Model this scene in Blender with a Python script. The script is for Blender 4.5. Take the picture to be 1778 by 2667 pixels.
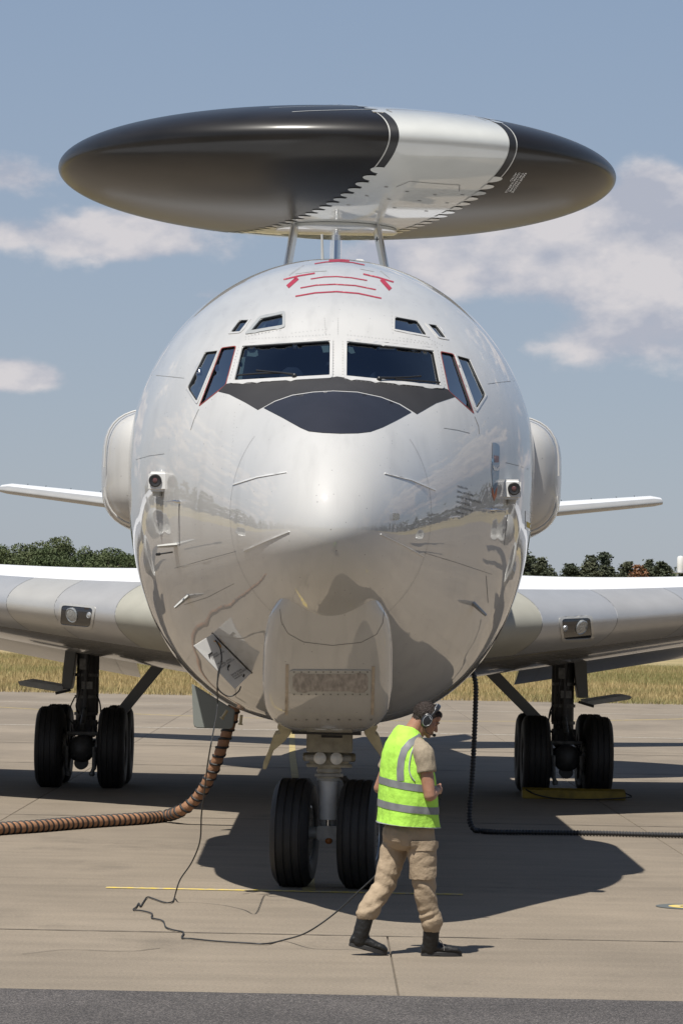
import bpy, bmesh, math, random
import numpy as np
from mathutils import Vector, Matrix
from mathutils.bvhtree import BVHTree
from mathutils.geometry import delaunay_2d_cdt

R = math.radians
for o in list(bpy.data.objects):
    bpy.data.objects.remove(o)
scene = bpy.context.scene
COL = scene.collection

# ------------------------------------------------------------------ camera
W0, H0, FPX = 1778.0, 2667.0, 8423.0          # photograph size and focal length in its pixels
CAM_H = 2.36
cam_d = bpy.data.cameras.new('camera')
cam_d.sensor_fit = 'VERTICAL'; cam_d.sensor_height = 36.0
cam_d.lens = FPX / H0 * 36.0
cam_d.clip_start = 0.1; cam_d.clip_end = 20000
cam = bpy.data.objects.new('camera', cam_d); COL.objects.link(cam)
CROT = (Matrix.Rotation(R(-0.19), 3, 'Z') @ Matrix.Rotation(R(90 + 2.08), 3, 'X') @ Matrix.Rotation(R(1.1), 3, 'Z'))
CPOS = Vector((0, 0, CAM_H))
cam.matrix_world = Matrix.Translation(CPOS) @ CROT.to_4x4()
scene.camera = cam
def ray(px, py):
    return (CROT @ Vector(((px - W0/2)/FPX, -(py - H0/2)/FPX, -1.0))).normalized()
def proj(p):
    q = CROT.transposed() @ (Vector(p) - CPOS)
    return (W0/2 + FPX*q.x/-q.z, H0/2 - FPX*q.y/-q.z)
def at(px, py, y):                               # the point of a pixel's ray at depth y
    d = ray(px, py); return CPOS + d*(y/d.y)
def gnd(px, py, z=0.0):                          # the point of a pixel's ray on the ground
    d = ray(px, py); return CPOS + d*((z - CAM_H)/d.z)

# ------------------------------------------------------------------ sun, sky, exposure
SUN_EL, SUN_AZ = 63.0, 30.0                      # azimuth measured from behind the camera towards its left
sdir = Vector((-math.cos(R(SUN_EL))*math.sin(R(SUN_AZ)), -math.cos(R(SUN_EL))*math.cos(R(SUN_AZ)), math.sin(R(SUN_EL))))
sl = bpy.data.lights.new('sun', 'SUN'); sl.energy = 5.0; sl.angle = R(0.53); sl.color = (1.0, 0.955, 0.88)
sun = bpy.data.objects.new('sun', sl); COL.objects.link(sun)
sun.rotation_euler = sdir.to_track_quat('Z', 'Y').to_euler()
sun.location = (0, 0, 60)

world = bpy.data.worlds.new('World'); scene.world = world; world.use_nodes = True
def build_world():
    nt = world.node_tree; nt.nodes.clear(); N = nt.nodes.new; L = nt.links.new
    out = N('ShaderNodeOutputWorld'); bg = N('ShaderNodeBackground'); bg.inputs[1].default_value = 0.0555
    sky = N('ShaderNodeTexSky'); sky.sky_type = 'NISHITA'; sky.sun_disc = False
    sky.sun_elevation = R(SUN_EL); sky.sun_rotation = math.atan2(sdir.x, sdir.y)
    sky.altitude = 50; sky.air_density = 1.0; sky.dust_density = 0.7; sky.ozone_density = 1.3
    # a milky veil low in the sky, then cumulus by direction
    tc0 = N('ShaderNodeTexCoord'); sp0 = N('ShaderNodeSeparateXYZ'); L(tc0.outputs['Generated'], sp0.inputs[0])
    hr = N('ShaderNodeMapRange'); hr.inputs[1].default_value = 0; hr.inputs[2].default_value = .24; L(sp0.outputs[2], hr.inputs[0])
    vc = N('ShaderNodeMix'); vc.data_type = 'RGBA'; L(hr.outputs[0], vc.inputs[0]); vc.inputs[6].default_value = (5.6, 6.2, 7.4, 1); vc.inputs[7].default_value = (3.75, 5.1, 7.3, 1)
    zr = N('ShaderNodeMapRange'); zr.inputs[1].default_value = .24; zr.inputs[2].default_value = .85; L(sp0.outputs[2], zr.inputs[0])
    vz = N('ShaderNodeMix'); vz.data_type = 'RGBA'; L(zr.outputs[0], vz.inputs[0]); L(vc.outputs[2], vz.inputs[6]); vz.inputs[7].default_value = (.7, 1.25, 2.7, 1); vc = vz  # zenith above the view darkened to lessen fill light in the shadows
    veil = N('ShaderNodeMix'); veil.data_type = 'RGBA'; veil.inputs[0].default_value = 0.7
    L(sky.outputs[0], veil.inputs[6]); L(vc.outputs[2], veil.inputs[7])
    tc = N('ShaderNodeTexCoord')
    mp = N('ShaderNodeMapping'); mp.inputs['Scale'].default_value = (1, 1, 1.7); L(tc.outputs['Generated'], mp.inputs[0])
    n1 = N('ShaderNodeTexNoise'); n1.inputs['Scale'].default_value = 24; n1.inputs['Detail'].default_value = 8; n1.inputs['Roughness'].default_value = 0.54
    L(mp.outputs[0], n1.inputs[0])
    sep = N('ShaderNodeSeparateXYZ'); L(tc.outputs['Generated'], sep.inputs[0])
    def math_(op, a, b=None, clamp=False):
        m = N('ShaderNodeMath'); m.operation = op; m.use_clamp = clamp
        for i, v in enumerate((a, b)):
            if v is None: continue
            if isinstance(v, (int, float)): m.inputs[i].default_value = v
            else: L(v, m.inputs[i])
        return m.outputs[0]
    # cloud banks: each a soft lump round a direction
    banks = [(170, 615, 440, 95, .47), (60, 455, 230, 75, .36), (40, 985, 180, 58, .48), (1580, 630, 420, 135, .46), (1180, 700, 420, 95, .42),
             (1640, 890, 400, 120, .34), (560, 770, 90, 25, .3), (1700, 510, 110, 70, .42)]
    dirs = [(ray(px, py), sx/FPX, sz/FPX, a) for px, py, sx, sz, a in banks]
    tot = None
    for d, sx, sz, a in dirs:
        right = Vector((d.y, -d.x, 0)).normalized()
        vx = N('ShaderNodeVectorMath'); vx.operation = 'DOT_PRODUCT'; L(tc.outputs['Generated'], vx.inputs[0]); vx.inputs[1].default_value = right
        vd = N('ShaderNodeVectorMath'); vd.operation = 'DOT_PRODUCT'; L(tc.outputs['Generated'], vd.inputs[0]); vd.inputs[1].default_value = d
        ex = math_('POWER', math_('DIVIDE', vx.outputs['Value'], sx), 2)
        dz = math_('DIVIDE', math_('SUBTRACT', sep.outputs[2], d.z), sz)
        dz = math_('ADD', math_('MAXIMUM', dz, 0), math_('MULTIPLY', math_('MINIMUM', dz, 0), 1.5))
        ez = math_('POWER', dz, 2)
        g = math_('MULTIPLY', math_('EXPONENT', math_('MULTIPLY', math_('ADD', ex, ez), -0.9)), a)
        g = math_('MULTIPLY', g, math_('GREATER_THAN', vd.outputs['Value'], 0))
        tot = g if tot is None else math_('ADD', tot, g)
    # the same kind of weather goes on all the way round, in a band above the horizon
    n3 = N('ShaderNodeTexNoise'); n3.inputs['Scale'].default_value = 5; n3.inputs['Detail'].default_value = 1; L(mp.outputs[0], n3.inputs[0])
    fx = N('ShaderNodeVectorMath'); fx.operation = 'DOT_PRODUCT'; L(tc.outputs['Generated'], fx.inputs[0]); fx.inputs[1].default_value = ray(W0/2, H0/2)
    out_ = N('ShaderNodeMapRange'); out_.inputs[1].default_value = .985; out_.inputs[2].default_value = .97; L(fx.outputs['Value'], out_.inputs[0])
    elv = N('ShaderNodeMapRange'); elv.inputs[1].default_value = .45; elv.inputs[2].default_value = .12; L(sep.outputs[2], elv.inputs[0])
    w_ = math_('MULTIPLY', math_('MULTIPLY', math_('MULTIPLY', math_('SUBTRACT', n3.outputs[0], .40, True), 2.0), elv.outputs[0]), out_.outputs[0])
    tot = math_('ADD', tot, w_)
    dens = math_('ADD', math_('SUBTRACT', n1.outputs[0], .68), tot)
    mask = N('ShaderNodeMapRange'); mask.interpolation_type = 'SMOOTHSTEP'
    mask.inputs[1].default_value = 0.0; mask.inputs[2].default_value = 0.20; mask.inputs[3].default_value = 0; mask.inputs[4].default_value = 0.8
    L(dens, mask.inputs[0])
    # cloud colour: warm lit tops, blue-grey bases (from the noise just below)
    mp2 = N('ShaderNodeMapping'); mp2.inputs['Location'].default_value = (0, 0, 0.016); L(mp.outputs[0], mp2.inputs[0])
    n2 = N('ShaderNodeTexNoise'); n2.inputs['Scale'].default_value = 24; n2.inputs['Detail'].default_value = 6; n2.inputs['Roughness'].default_value = 0.55
    L(mp2.outputs[0], n2.inputs[0])
    diff = math_('SUBTRACT', n1.outputs[0], n2.outputs[0])
    mr = N('ShaderNodeMapRange'); mr.inputs[1].default_value = -0.09; mr.inputs[2].default_value = 0.10
    L(diff, mr.inputs[0])
    cc = N('ShaderNodeMix'); cc.data_type = 'RGBA'; L(mr.outputs[0], cc.inputs[0])
    cc.inputs[6].default_value = (6.1, 6.25, 7.2, 1); cc.inputs[7].default_value = (9.9, 9.3, 9.3, 1)
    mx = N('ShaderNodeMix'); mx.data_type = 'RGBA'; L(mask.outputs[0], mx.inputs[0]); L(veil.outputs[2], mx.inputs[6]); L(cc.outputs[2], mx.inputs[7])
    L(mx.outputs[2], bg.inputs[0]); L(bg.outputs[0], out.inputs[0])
build_world()
vs = scene.view_settings
vs.view_transform = 'Standard'; vs.look = 'None'; vs.exposure = 0.42; vs.gamma = 1.0; vs.use_curve_mapping = False

# ------------------------------------------------------------------ helpers
def obj(name, mesh, mat=None, parent=None, smooth=True):
    o = bpy.data.objects.new(name, mesh); COL.objects.link(o)
    if mat is not None:
        for m in (mat if isinstance(mat, (list, tuple)) else [mat]): mesh.materials.append(m)
    if smooth: mesh.shade_smooth()
    if parent is not None:
        o.parent = parent
        loc = parent.get('_base')
        if loc is not None: o.matrix_parent_inverse = Matrix.Translation(-Vector(loc))
    return o
def pymesh(verts, faces):
    me = bpy.data.meshes.new('m'); me.from_pydata([tuple(v) for v in verts], [], faces); me.update(); return me
def bmm(bm):
    me = bpy.data.meshes.new('m'); bm.normal_update(); bm.to_mesh(me); bm.free(); return me
def sharp(o, ang=35):
    o.data.set_sharp_from_angle(angle=R(ang)); return o
def tag(o, label=None, cat=None, group=None, kind=None):
    for k, v in (('label', label), ('category', cat), ('group', group), ('kind', kind)):
        if v: o[k] = v
    return o
def thing(name, label, cat, loc=(0, 0, 0), group=None):
    o = bpy.data.objects.new(name, None); COL.objects.link(o); o.location = loc; o.empty_display_size = .2
    o['_base'] = tuple(loc)
    return tag(o, label, cat, group)
def loft(rings, closed=True, cap0=True, cap1=True):
    """rings: list of equal-length point lists -> verts, faces"""
    n = len(rings[0]); v = [p for r in rings for p in r]; f = []
    m = n if closed else n-1
    for i in range(len(rings)-1):
        for j in range(m):
            k = (j+1) % n
            f.append((i*n+j, i*n+k, (i+1)*n+k, (i+1)*n+j))
    if closed and cap0: f.append(tuple(range(n-1, -1, -1)))
    if closed and cap1: f.append(tuple((len(rings)-1)*n+j for j in range(n)))
    return v, f
def frame(d):
    d = Vector(d).normalized(); a = Vector((0, 0, 1)) if abs(d.z) < .9 else Vector((1, 0, 0))
    u = d.cross(a).normalized(); return u, d.cross(u).normalized()
def tube_vf(path, rad, n=10, caps=True):
    path = [Vector(p) for p in path]; rings = []
    r = rad if isinstance(rad, (list, tuple)) else [rad]*len(path)
    t0 = (path[1]-path[0]).normalized(); u, w = frame(t0)
    for i, p in enumerate(path):
        t = (path[min(i+1, len(path)-1)] - path[max(i-1, 0)]).normalized()
        u = (u - t*u.dot(t)).normalized(); w = t.cross(u)
        rings.append([p + (u*math.cos(2*math.pi*k/n) + w*math.sin(2*math.pi*k/n))*r[i] for k in range(n)])
    return loft(rings, True, caps, caps)
class MB:
    """collects shapes that make ONE part"""
    def __init__(s): s.v = []; s.f = []
    def add(s, v, f):
        b = len(s.v); s.v += [Vector(p) for p in v]; s.f += [tuple(b+i for i in q) for q in f]; return s
    def tube(s, path, rad, n=10): return s.add(*tube_vf(path, rad, n))
    def cyl(s, a, b, r, r2=None, n=20): return s.add(*tube_vf([a, b], [r, r if r2 is None else r2], n))
    def box(s, c, size, rot=None):
        c = Vector(c); h = Vector(size)/2; M = rot or Matrix.Identity(3)
        v = [c + M @ Vector((x*h.x, y*h.y, z*h.z)) for x in (-1, 1) for y in (-1, 1) for z in (-1, 1)]
        return s.add(v, [(0, 1, 3, 2), (4, 6, 7, 5), (0, 4, 5, 1), (2, 3, 7, 6), (0, 2, 6, 4), (1, 5, 7, 3)])
    def prism(s, pts, d):
        """polygon pts extruded by vector d"""
        n = len(pts); pts = [Vector(p) for p in pts]; d = Vector(d)
        nrm = sum(((pts[i]-pts[0]).cross(pts[(i+1) % n]-pts[0]) for i in range(1, n-1)), Vector())
        if nrm.dot(d) > 0: pts = pts[::-1]
        return s.add(pts + [p + d for p in pts], [tuple(range(n)), tuple(range(2*n-1, n-1, -1))] + [(i, i+n, (i+1) % n+n, (i+1) % n) for i in range(n)])
    def lathe(s, prof, c, axis=(1, 0, 0), n=40):
        """prof: (r, t) pairs, t along the axis"""
        a = Vector(axis).normalized(); u, w = frame(a); c = Vector(c)
        return s.add(*loft([[c + a*t + (u*math.cos(2*math.pi*k/n)+w*math.sin(2*math.pi*k/n))*r for k in range(n)] for r, t in prof]))
    def ball(s, c, r, n=16):
        c = Vector(c); r = Vector(r) if hasattr(r, '__len__') else Vector((r, r, r)); rings = []
        for i in range(1, n//2):
            th = math.pi*i/(n//2)
            rings.append([c + Vector((r.x*math.sin(th)*math.cos(2*math.pi*k/n), r.y*math.sin(th)*math.sin(2*math.pi*k/n), r.z*math.cos(th))) for k in range(n)])
        return s.add(*loft(rings))
    def build(s, name, mat, parent=None, bevel=0, smooth=True, ang=35, seg=2):
        bm = bmesh.new(); vs_ = [bm.verts.new(p) for p in s.v]
        for q in s.f:
            try: bm.faces.new([vs_[i] for i in q])
            except ValueError: pass
        bmesh.ops.recalc_face_normals(bm, faces=bm.faces)
        if bevel:
            es = [e for e in bm.edges if len(e.link_faces) == 2 and e.calc_face_angle() > R(30)]
            bmesh.ops.bevel(bm, geom=es, offset=bevel, segments=seg, affect='EDGES', clamp_overlap=True)
        o = obj(name, bmm(bm), mat, parent, smooth)
        if smooth: sharp(o, ang)
        return o
def pchip(xs, ys):
    xs = np.array(xs, float); ys = np.array(ys, float); h = np.diff(xs); d = np.diff(ys)/h; m = np.zeros(len(xs))
    for i in range(1, len(xs)-1):
        if d[i-1]*d[i] > 0:
            w1 = 2*h[i]+h[i-1]; w2 = h[i]+2*h[i-1]; m[i] = (w1+w2)/(w1/d[i-1]+w2/d[i])
    m[0] = d[0]; m[-1] = d[-1]
    def f(x):
        x = min(max(x, xs[0]), xs[-1]); i = min(int(np.searchsorted(xs, x, 'right'))-1, len(xs)-2)
        t = (x-xs[i])/h[i]; t2 = t*t; t3 = t2*t
        return float((2*t3-3*t2+1)*ys[i]+(t3-2*t2+t)*h[i]*m[i]+(-2*t3+3*t2)*ys[i+1]+(t3-t2)*h[i]*m[i+1])
    return f
def spline(pts, n=8):
    """Catmull-Rom through points"""
    P = [Vector(p) for p in pts]; P = [P[0]*2-P[1]] + P + [P[-1]*2-P[-2]]; out = []
    for i in range(1, len(P)-2):
        for k in range(n):
            t = k/n; a, b, c, d = P[i-1:i+3]
            out.append(.5*((2*b)+(c-a)*t+(2*a-5*b+4*c-d)*t*t+(3*b-a-3*c+d)*t**3))
    out.append(P[-2]); return out

# ------------------------------------------------------------------ materials
def mat(name, col, rough=.5, metal=0, coat=0, coat_rough=.03, bump=0, bscale=40, var=0, vscale=3, spec=.5, noise_detail=6, coord='Object', stretch=(1, 1, 1), var_col=None, coat_ior=1.5):
    m = bpy.data.materials.new(name); m.use_nodes = True; nt = m.node_tree; N = nt.nodes.new; L = nt.links.new
    p = nt.nodes['Principled BSDF']; c = tuple(col)+(1,) if len(col) == 3 else col
    p.inputs['Base Color'].default_value = c; p.inputs['Roughness'].default_value = rough; p.inputs['Metallic'].default_value = metal
    p.inputs['Coat Weight'].default_value = coat; p.inputs['Coat Roughness'].default_value = coat_rough; p.inputs['Coat IOR'].default_value = coat_ior
    p.inputs['Specular IOR Level'].default_value = spec
    if bump or var:
        tc = N('ShaderNodeTexCoord'); mp = N('ShaderNodeMapping'); mp.inputs['Scale'].default_value = stretch; L(tc.outputs[coord], mp.inputs[0])
    if var:
        n = N('ShaderNodeTexNoise'); n.inputs['Scale'].default_value = vscale; n.inputs['Detail'].default_value = noise_detail; L(mp.outputs[0], n.inputs[0])
        mr = N('ShaderNodeMapRange'); mr.inputs[1].default_value = .32; mr.inputs[2].default_value = .68; L(n.outputs[0], mr.inputs[0])
        mx = N('ShaderNodeMix'); mx.data_type = 'RGBA'; L(mr.outputs[0], mx.inputs[0])
        lo = var_col or tuple(x*(1-var) for x in c[:3])
        mx.inputs[6].default_value = tuple(lo)+(1,); mx.inputs[7].default_value = tuple(min(1, x*(1+var*.5)) for x in c[:3])+(1,)
        L(mx.outputs[2], p.inputs['Base Color'])
    if bump:
        n = N('ShaderNodeTexNoise'); n.inputs['Scale'].default_value = bscale; n.inputs['Detail'].default_value = 5; L(mp.outputs[0], n.inputs[0])
        b = N('ShaderNodeBump'); b.inputs['Strength'].default_value = bump; b.inputs['Distance'].default_value = .01; L(n.outputs[0], b.inputs['Height']); L(b.outputs[0], p.inputs['Normal'])
    m['p'] = 1
    return m
def ripple(m, strength, dist, scale, stretch):
    """slight oil-canning of skin panels, seen in the gloss coat's reflections only"""
    nt = m.node_tree; N = nt.nodes.new; L = nt.links.new; p = nt.nodes['Principled BSDF']
    tc = N('ShaderNodeTexCoord'); mp = N('ShaderNodeMapping'); mp.inputs['Scale'].default_value = stretch; L(tc.outputs['Object'], mp.inputs[0])
    n = N('ShaderNodeTexNoise'); n.inputs['Scale'].default_value = scale; n.inputs['Detail'].default_value = 2.5; L(mp.outputs[0], n.inputs[0])
    b = N('ShaderNodeBump'); b.inputs['Strength'].default_value = strength; b.inputs['Distance'].default_value = dist; L(n.outputs[0], b.inputs['Height'])
    L(b.outputs[0], p.inputs['Coat Normal']); return m
M = {}
def weather(m, streak=.10, speck=.5):
    """rain streaks down the sides and a few specks of dirt"""
    nt = m.node_tree; N = nt.nodes.new; L = nt.links.new; p = nt.nodes['Principled BSDF']; src = p.inputs['Base Color'].links[0].from_socket
    tc = N('ShaderNodeTexCoord'); mp = N('ShaderNodeMapping'); mp.inputs['Scale'].default_value = (9, 2.2, .5); L(tc.outputs['Object'], mp.inputs[0])
    n = N('ShaderNodeTexNoise'); n.inputs['Scale'].default_value = 1; n.inputs['Detail'].default_value = 6; L(mp.outputs[0], n.inputs[0])
    r = N('ShaderNodeMapRange'); r.inputs[1].default_value = .5; r.inputs[2].default_value = .75; r.inputs[3].default_value = 1; r.inputs[4].default_value = 1-streak; L(n.outputs[0], r.inputs[0])
    v = N('ShaderNodeTexVoronoi'); v.inputs['Scale'].default_value = 11; L(tc.outputs['Object'], v.inputs[0])
    r2 = N('ShaderNodeMapRange'); r2.inputs[1].default_value = .045; r2.inputs[2].default_value = .075; r2.inputs[3].default_value = 1-speck; r2.inputs[4].default_value = 1; L(v.outputs['Distance'], r2.inputs[0])
    mu = N('ShaderNodeMath'); mu.operation = 'MULTIPLY'; L(r.outputs[0], mu.inputs[0]); L(r2.outputs[0], mu.inputs[1])
    mx = N('ShaderNodeMix'); mx.data_type = 'RGBA'; mx.blend_type = 'MULTIPLY'; mx.inputs[0].default_value = 1; L(src, mx.inputs[6]); L(mu.outputs[0], mx.inputs[7]); L(mx.outputs[2], p.inputs['Base Color']); return m
M['paint'] = ripple(mat('grey_white_gloss_paint', (.49, .485, .47), .5, spec=.2, coat=1, coat_rough=.015, var=.05, vscale=1.3, coat_ior=1.88), .14, .02, 3.4, (1, .4, .6))
M['pod'] = mat('pod_grey_white_paint', (.47, .465, .45), .42, coat=.8, coat_rough=.12, var=.05, vscale=2)
weather(M['paint']); weather(M['pod'], .12)
M['white'] = mat('white_gloss_paint', (.62, .62, .61), .35, coat=.6, coat_rough=.06)
M['dome_white'] = mat('dome_white_paint', (.50, .51, .49), .34, coat=1, coat_rough=.05, var=.06, vscale=2, coat_ior=1.6)
M['dome_black'] = mat('dome_black_coating', (.010, .009, .0085), .45, var=.35, vscale=1.2, stretch=(1, 1, 4), spec=.2, coat=.45, coat_rough=.2)
M['antiglare'] = mat('antiglare_black', (.022, .021, .022), .62, var=.15, vscale=4)
M['navy'] = mat('radome_erosion_black', (.016, .017, .024), .42, var=.1, vscale=5)
M['red'] = mat('red_marking', (.30, .022, .044), .45, var=.12, vscale=12)
M['red_seal'] = mat('red_seal', (.20, .035, .028), .5)
M['black'] = mat('black_paint', (.015, .015, .016), .45)
M['ink'] = mat('black_ink', (.03, .03, .032), .6)
M['grey'] = mat('mid_grey_paint', (.30, .31, .31), .45, coat=.3, coat_rough=.1)
M['lgrey'] = mat('light_grey_paint', (.40, .40, .38), .42, coat=.5, coat_rough=.08)
M['seam'] = mat('panel_seam', (.17, .17, .165), .6)
M['alu'] = mat('aluminium', (.62, .63, .64), .30, metal=.9, var=.08, vscale=3)
M['chrome'] = mat('polished_metal', (.78, .77, .74), .16, metal=1)
M['le_a'] = mat('leading_edge_blue_grey', (.42, .43, .445), .32, metal=.45, var=.06, vscale=3)
M['le_b'] = mat('leading_edge_beige_grey', (.455, .45, .43), .32, metal=.4, var=.05, vscale=3)
M['le_c'] = mat('leading_edge_grey', (.425, .425, .425), .32, metal=.42, var=.06, vscale=3)
M['le_root'] = mat('primer_yellow_grey', (.30, .295, .255), .42, var=.06, vscale=4)
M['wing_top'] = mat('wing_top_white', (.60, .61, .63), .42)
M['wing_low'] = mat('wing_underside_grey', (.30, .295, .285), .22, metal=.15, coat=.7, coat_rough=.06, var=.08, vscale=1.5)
M['tan'] = mat('tan_primer', (.46, .39, .23), .5, var=.25, vscale=9)
M['gear'] = mat('gear_grey', (.38, .39, .39), .42, var=.25, vscale=9)
M['gear_dark'] = mat('gear_dirty_dark', (.055, .055, .055), .5, var=.3, vscale=12)
M['piston'] = mat('gear_piston_grey', (.60, .63, .66), .35, var=.08, vscale=9)
M['rubber'] = mat('tyre_rubber', (.014, .014, .015), .62, bump=.25, bscale=60, var=.3, vscale=8)
M['rim'] = mat('wheel_rim', (.48, .50, .52), .35, metal=.5, var=.15, vscale=14)
M['lamp_glass'] = mat('lamp_glass', (.34, .36, .37), .2, coat=1, var=.5, vscale=60, metal=.4)
M['cockpit'] = mat('cockpit_dark', (.012, .013, .015), .7)
M['cockpit_trim'] = mat('cockpit_trim', (.30, .36, .34), .5)
M['yellow'] = mat('yellow_paint', (.55, .42, .05), .6, var=.3, vscale=6)
M['text_white'] = mat('stencil_white', (.75, .75, .73), .5)
def glass_mat(ior, nm):
    m = bpy.data.materials.new(nm); m.use_nodes = True; nt = m.node_tree; nt.nodes.clear(); N = nt.nodes.new; L = nt.links.new
    out = N('ShaderNodeOutputMaterial'); tr = N('ShaderNodeBsdfTransparent'); tr.inputs[0].default_value = (.30, .36, .40, 1)
    gl = N('ShaderNodeBsdfGlossy'); gl.inputs['Roughness'].default_value = .02; gl.inputs[0].default_value = (.9, .95, 1, 1)
    fr = N('ShaderNodeFresnel'); fr.inputs[0].default_value = ior; mx = N('ShaderNodeMixShader')
    L(fr.outputs[0], mx.inputs[0]); L(tr.outputs[0], mx.inputs[1]); L(gl.outputs[0], mx.inputs[2]); L(mx.outputs[0], out.inputs[0]); return m
M['glass'] = glass_mat(2.2, 'windscreen_glass'); M['glass_side'] = glass_mat(6.0, 'side_window_glass')
# ------------------------------------------------------------------ ground
def ground_mats():
    def base(name): 
        m = bpy.data.materials.new(name); m.use_nodes = True; return m, m.node_tree, m.node_tree.nodes.new, m.node_tree.links.new, m.node_tree.nodes['Principled BSDF']
    # concrete
    m, nt, N, L, p = base('concrete'); tc = N('ShaderNodeTexCoord'); geo = N('ShaderNodeNewGeometry'); oi = N('ShaderNodeObjectInfo')
    def noise(scale, detail, stretch=(1, 1, 1), rough=.55):
        mp = N('ShaderNodeMapping'); mp.inputs['Scale'].default_value = stretch; L(geo.outputs['Position'], mp.inputs[0])
        n = N('ShaderNodeTexNoise'); n.inputs['Scale'].default_value = scale; n.inputs['Detail'].default_value = detail; n.inputs['Roughness'].default_value = rough; L(mp.outputs[0], n.inputs[0]); return n.outputs[0]
    def ramp(v, a, b, lo, hi):
        r = N('ShaderNodeMapRange'); r.inputs[1].default_value = a; r.inputs[2].default_value = b; r.inputs[3].default_value = lo; r.inputs[4].default_value = hi; L(v, r.inputs[0]); return r.outputs[0]
    def mul(a, b):
        r = N('ShaderNodeMath'); r.operation = 'MULTIPLY'; L(a, r.inputs[0]); L(b, r.inputs[1]); return r.outputs[0]
    big = ramp(noise(.35, 4, (1, .45, 1)), .35, .65, .84, 1.06)
    mid = ramp(noise(2.2, 5, (.45, 1.3, 1)), .35, .65, .91, 1.05)
    fine = ramp(noise(120, 3), .38, .62, .86, 1.10)
    streak = ramp(noise(.9, 6, (.3, 1.6, 1)), .5, .66, 1.0, .93)
    spots = ramp(noise(.55, 8, (1, .7, 1), .68), .56, .70, 1.0, .74)
    grit = ramp(noise(42, 5, (1, 1, 1), .7), .36, .64, .80, 1.16)
    rnd = ramp(oi.outputs['Random'], 0, 1, .93, 1.05)
    f = mul(mul(mul(mul(mul(mul(big, mid), fine), streak), rnd), spots), grit)
    hsv = N('ShaderNodeMix'); hsv.data_type = 'RGBA'; hsv.blend_type = 'MULTIPLY'; hsv.inputs[0].default_value = 1
    hsv.inputs[6].default_value = (.215, .178, .134, 1); L(f, hsv.inputs[7]); L(hsv.outputs[2], p.inputs['Base Color'])
    p.inputs['Roughness'].default_value = .85
    b = N('ShaderNodeBump'); b.inputs['Strength'].default_value = .25; b.inputs['Distance'].default_value = .004; L(noise(160, 4), b.inputs['Height']); L(b.outputs[0], p.inputs['Normal'])
    M['concrete'] = m
    # asphalt
    m, nt, N, L, p = base('asphalt'); geo = N('ShaderNodeNewGeometry')
    v = N('ShaderNodeTexVoronoi'); v.inputs['Scale'].default_value = 130; L(geo.outputs['Position'], v.inputs[0])
    sepc = N('ShaderNodeSeparateColor'); L(v.outputs['Color'], sepc.inputs[0])
    cr = N('ShaderNodeValToRGB'); cr.color_ramp.elements[0].color = (.030, .027, .026, 1); cr.color_ramp.elements[1].color = (.17, .152, .142, 1)
    cr.color_ramp.elements[0].position = .1; e = cr.color_ramp.elements.new(.62); e.color = (.055, .049, .046, 1); L(sepc.outputs[0], cr.inputs[0])
    n = N('ShaderNodeTexNoise'); n.inputs['Scale'].default_value = 1.2; n.inputs['Detail'].default_value = 5; L(geo.outputs['Position'], n.inputs[0])
    r = N('ShaderNodeMapRange'); r.inputs[1].default_value = .35; r.inputs[2].default_value = .65; r.inputs[3].default_value = .85; r.inputs[4].default_value = 1.1; L(n.outputs[0], r.inputs[0])
    mx = N('ShaderNodeMix'); mx.data_type = 'RGBA'; mx.blend_type = 'MULTIPLY'; mx.inputs[0].default_value = 1; L(cr.outputs[0], mx.inputs[6]); L(r.outputs[0], mx.inputs[7]); L(mx.outputs[2], p.inputs['Base Color'])
    p.inputs['Roughness'].default_value = .8
    b = N('ShaderNodeBump'); b.inputs['Strength'].default_value = .6; b.inputs['Distance'].default_value = .006; L(v.outputs['Distance'], b.inputs['Height']); L(b.outputs[0], p.inputs['Normal'])
    M['asphalt'] = m
    # worn line paint: lets the concrete show in scuffs
    for nm, col in (('line_yellow', (.62, .46, .07)), ('line_white', (.62, .60, .55))):
        m, nt, N, L, p = base(nm); geo = N('ShaderNodeNewGeometry'); n = N('ShaderNodeTexNoise'); n.inputs['Scale'].default_value = 14; n.inputs['Detail'].default_value = 6; L(geo.outputs['Position'], n.inputs[0])
        r = N('ShaderNodeMapRange'); r.inputs[1].default_value = .42; r.inputs[2].default_value = .62; L(n.outputs[0], r.inputs[0])
        mx = N('ShaderNodeMix'); mx.data_type = 'RGBA'; L(r.outputs[0], mx.inputs[0]); mx.inputs[6].default_value = col+(1,); mx.inputs[7].default_value = (.38, .325, .24, 1); L(mx.outputs[2], p.inputs['Base Color']); p.inputs['Roughness'].default_value = .8
        M[nm] = m
    # dry meadow
    m, nt, N, L, p = base('dry_meadow'); geo = N('ShaderNodeNewGeometry'); n = N('ShaderNodeTexNoise'); n.inputs['Scale'].default_value = .12; n.inputs['Detail'].default_value = 7; L(geo.outputs['Position'], n.inputs[0])
    cr = N('ShaderNodeValToRGB'); cr.color_ramp.elements[0].color = (.18, .16, .065, 1); cr.color_ramp.elements[1].color = (.30, .23, .11, 1); cr.color_ramp.elements[0].position = .36; cr.color_ramp.elements[1].position = .56; L(n.outputs[0], cr.inputs[0]); L(cr.outputs[0], p.inputs['Base Color']); p.inputs['Roughness'].default_value = .9
    M['meadow'] = m
ground_mats()
M['line_faded'] = mat('line_faded_yellow', (.36, .285, .12), .85, var=.25, vscale=5)
def sheet(name, x0, x1, y0, y1, z, m, kind='structure', parent=None):
    return tag(obj(name, pymesh([(x0, y0, z), (x1, y0, z), (x1, y1, z), (x0, y1, z)], [(0, 1, 2, 3)]), m, parent, False), kind=kind)
EDGE_Y = 111.0
meadow = sheet('meadow', -6000, 6000, -6000, 9000, -.10, M['meadow'])
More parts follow.
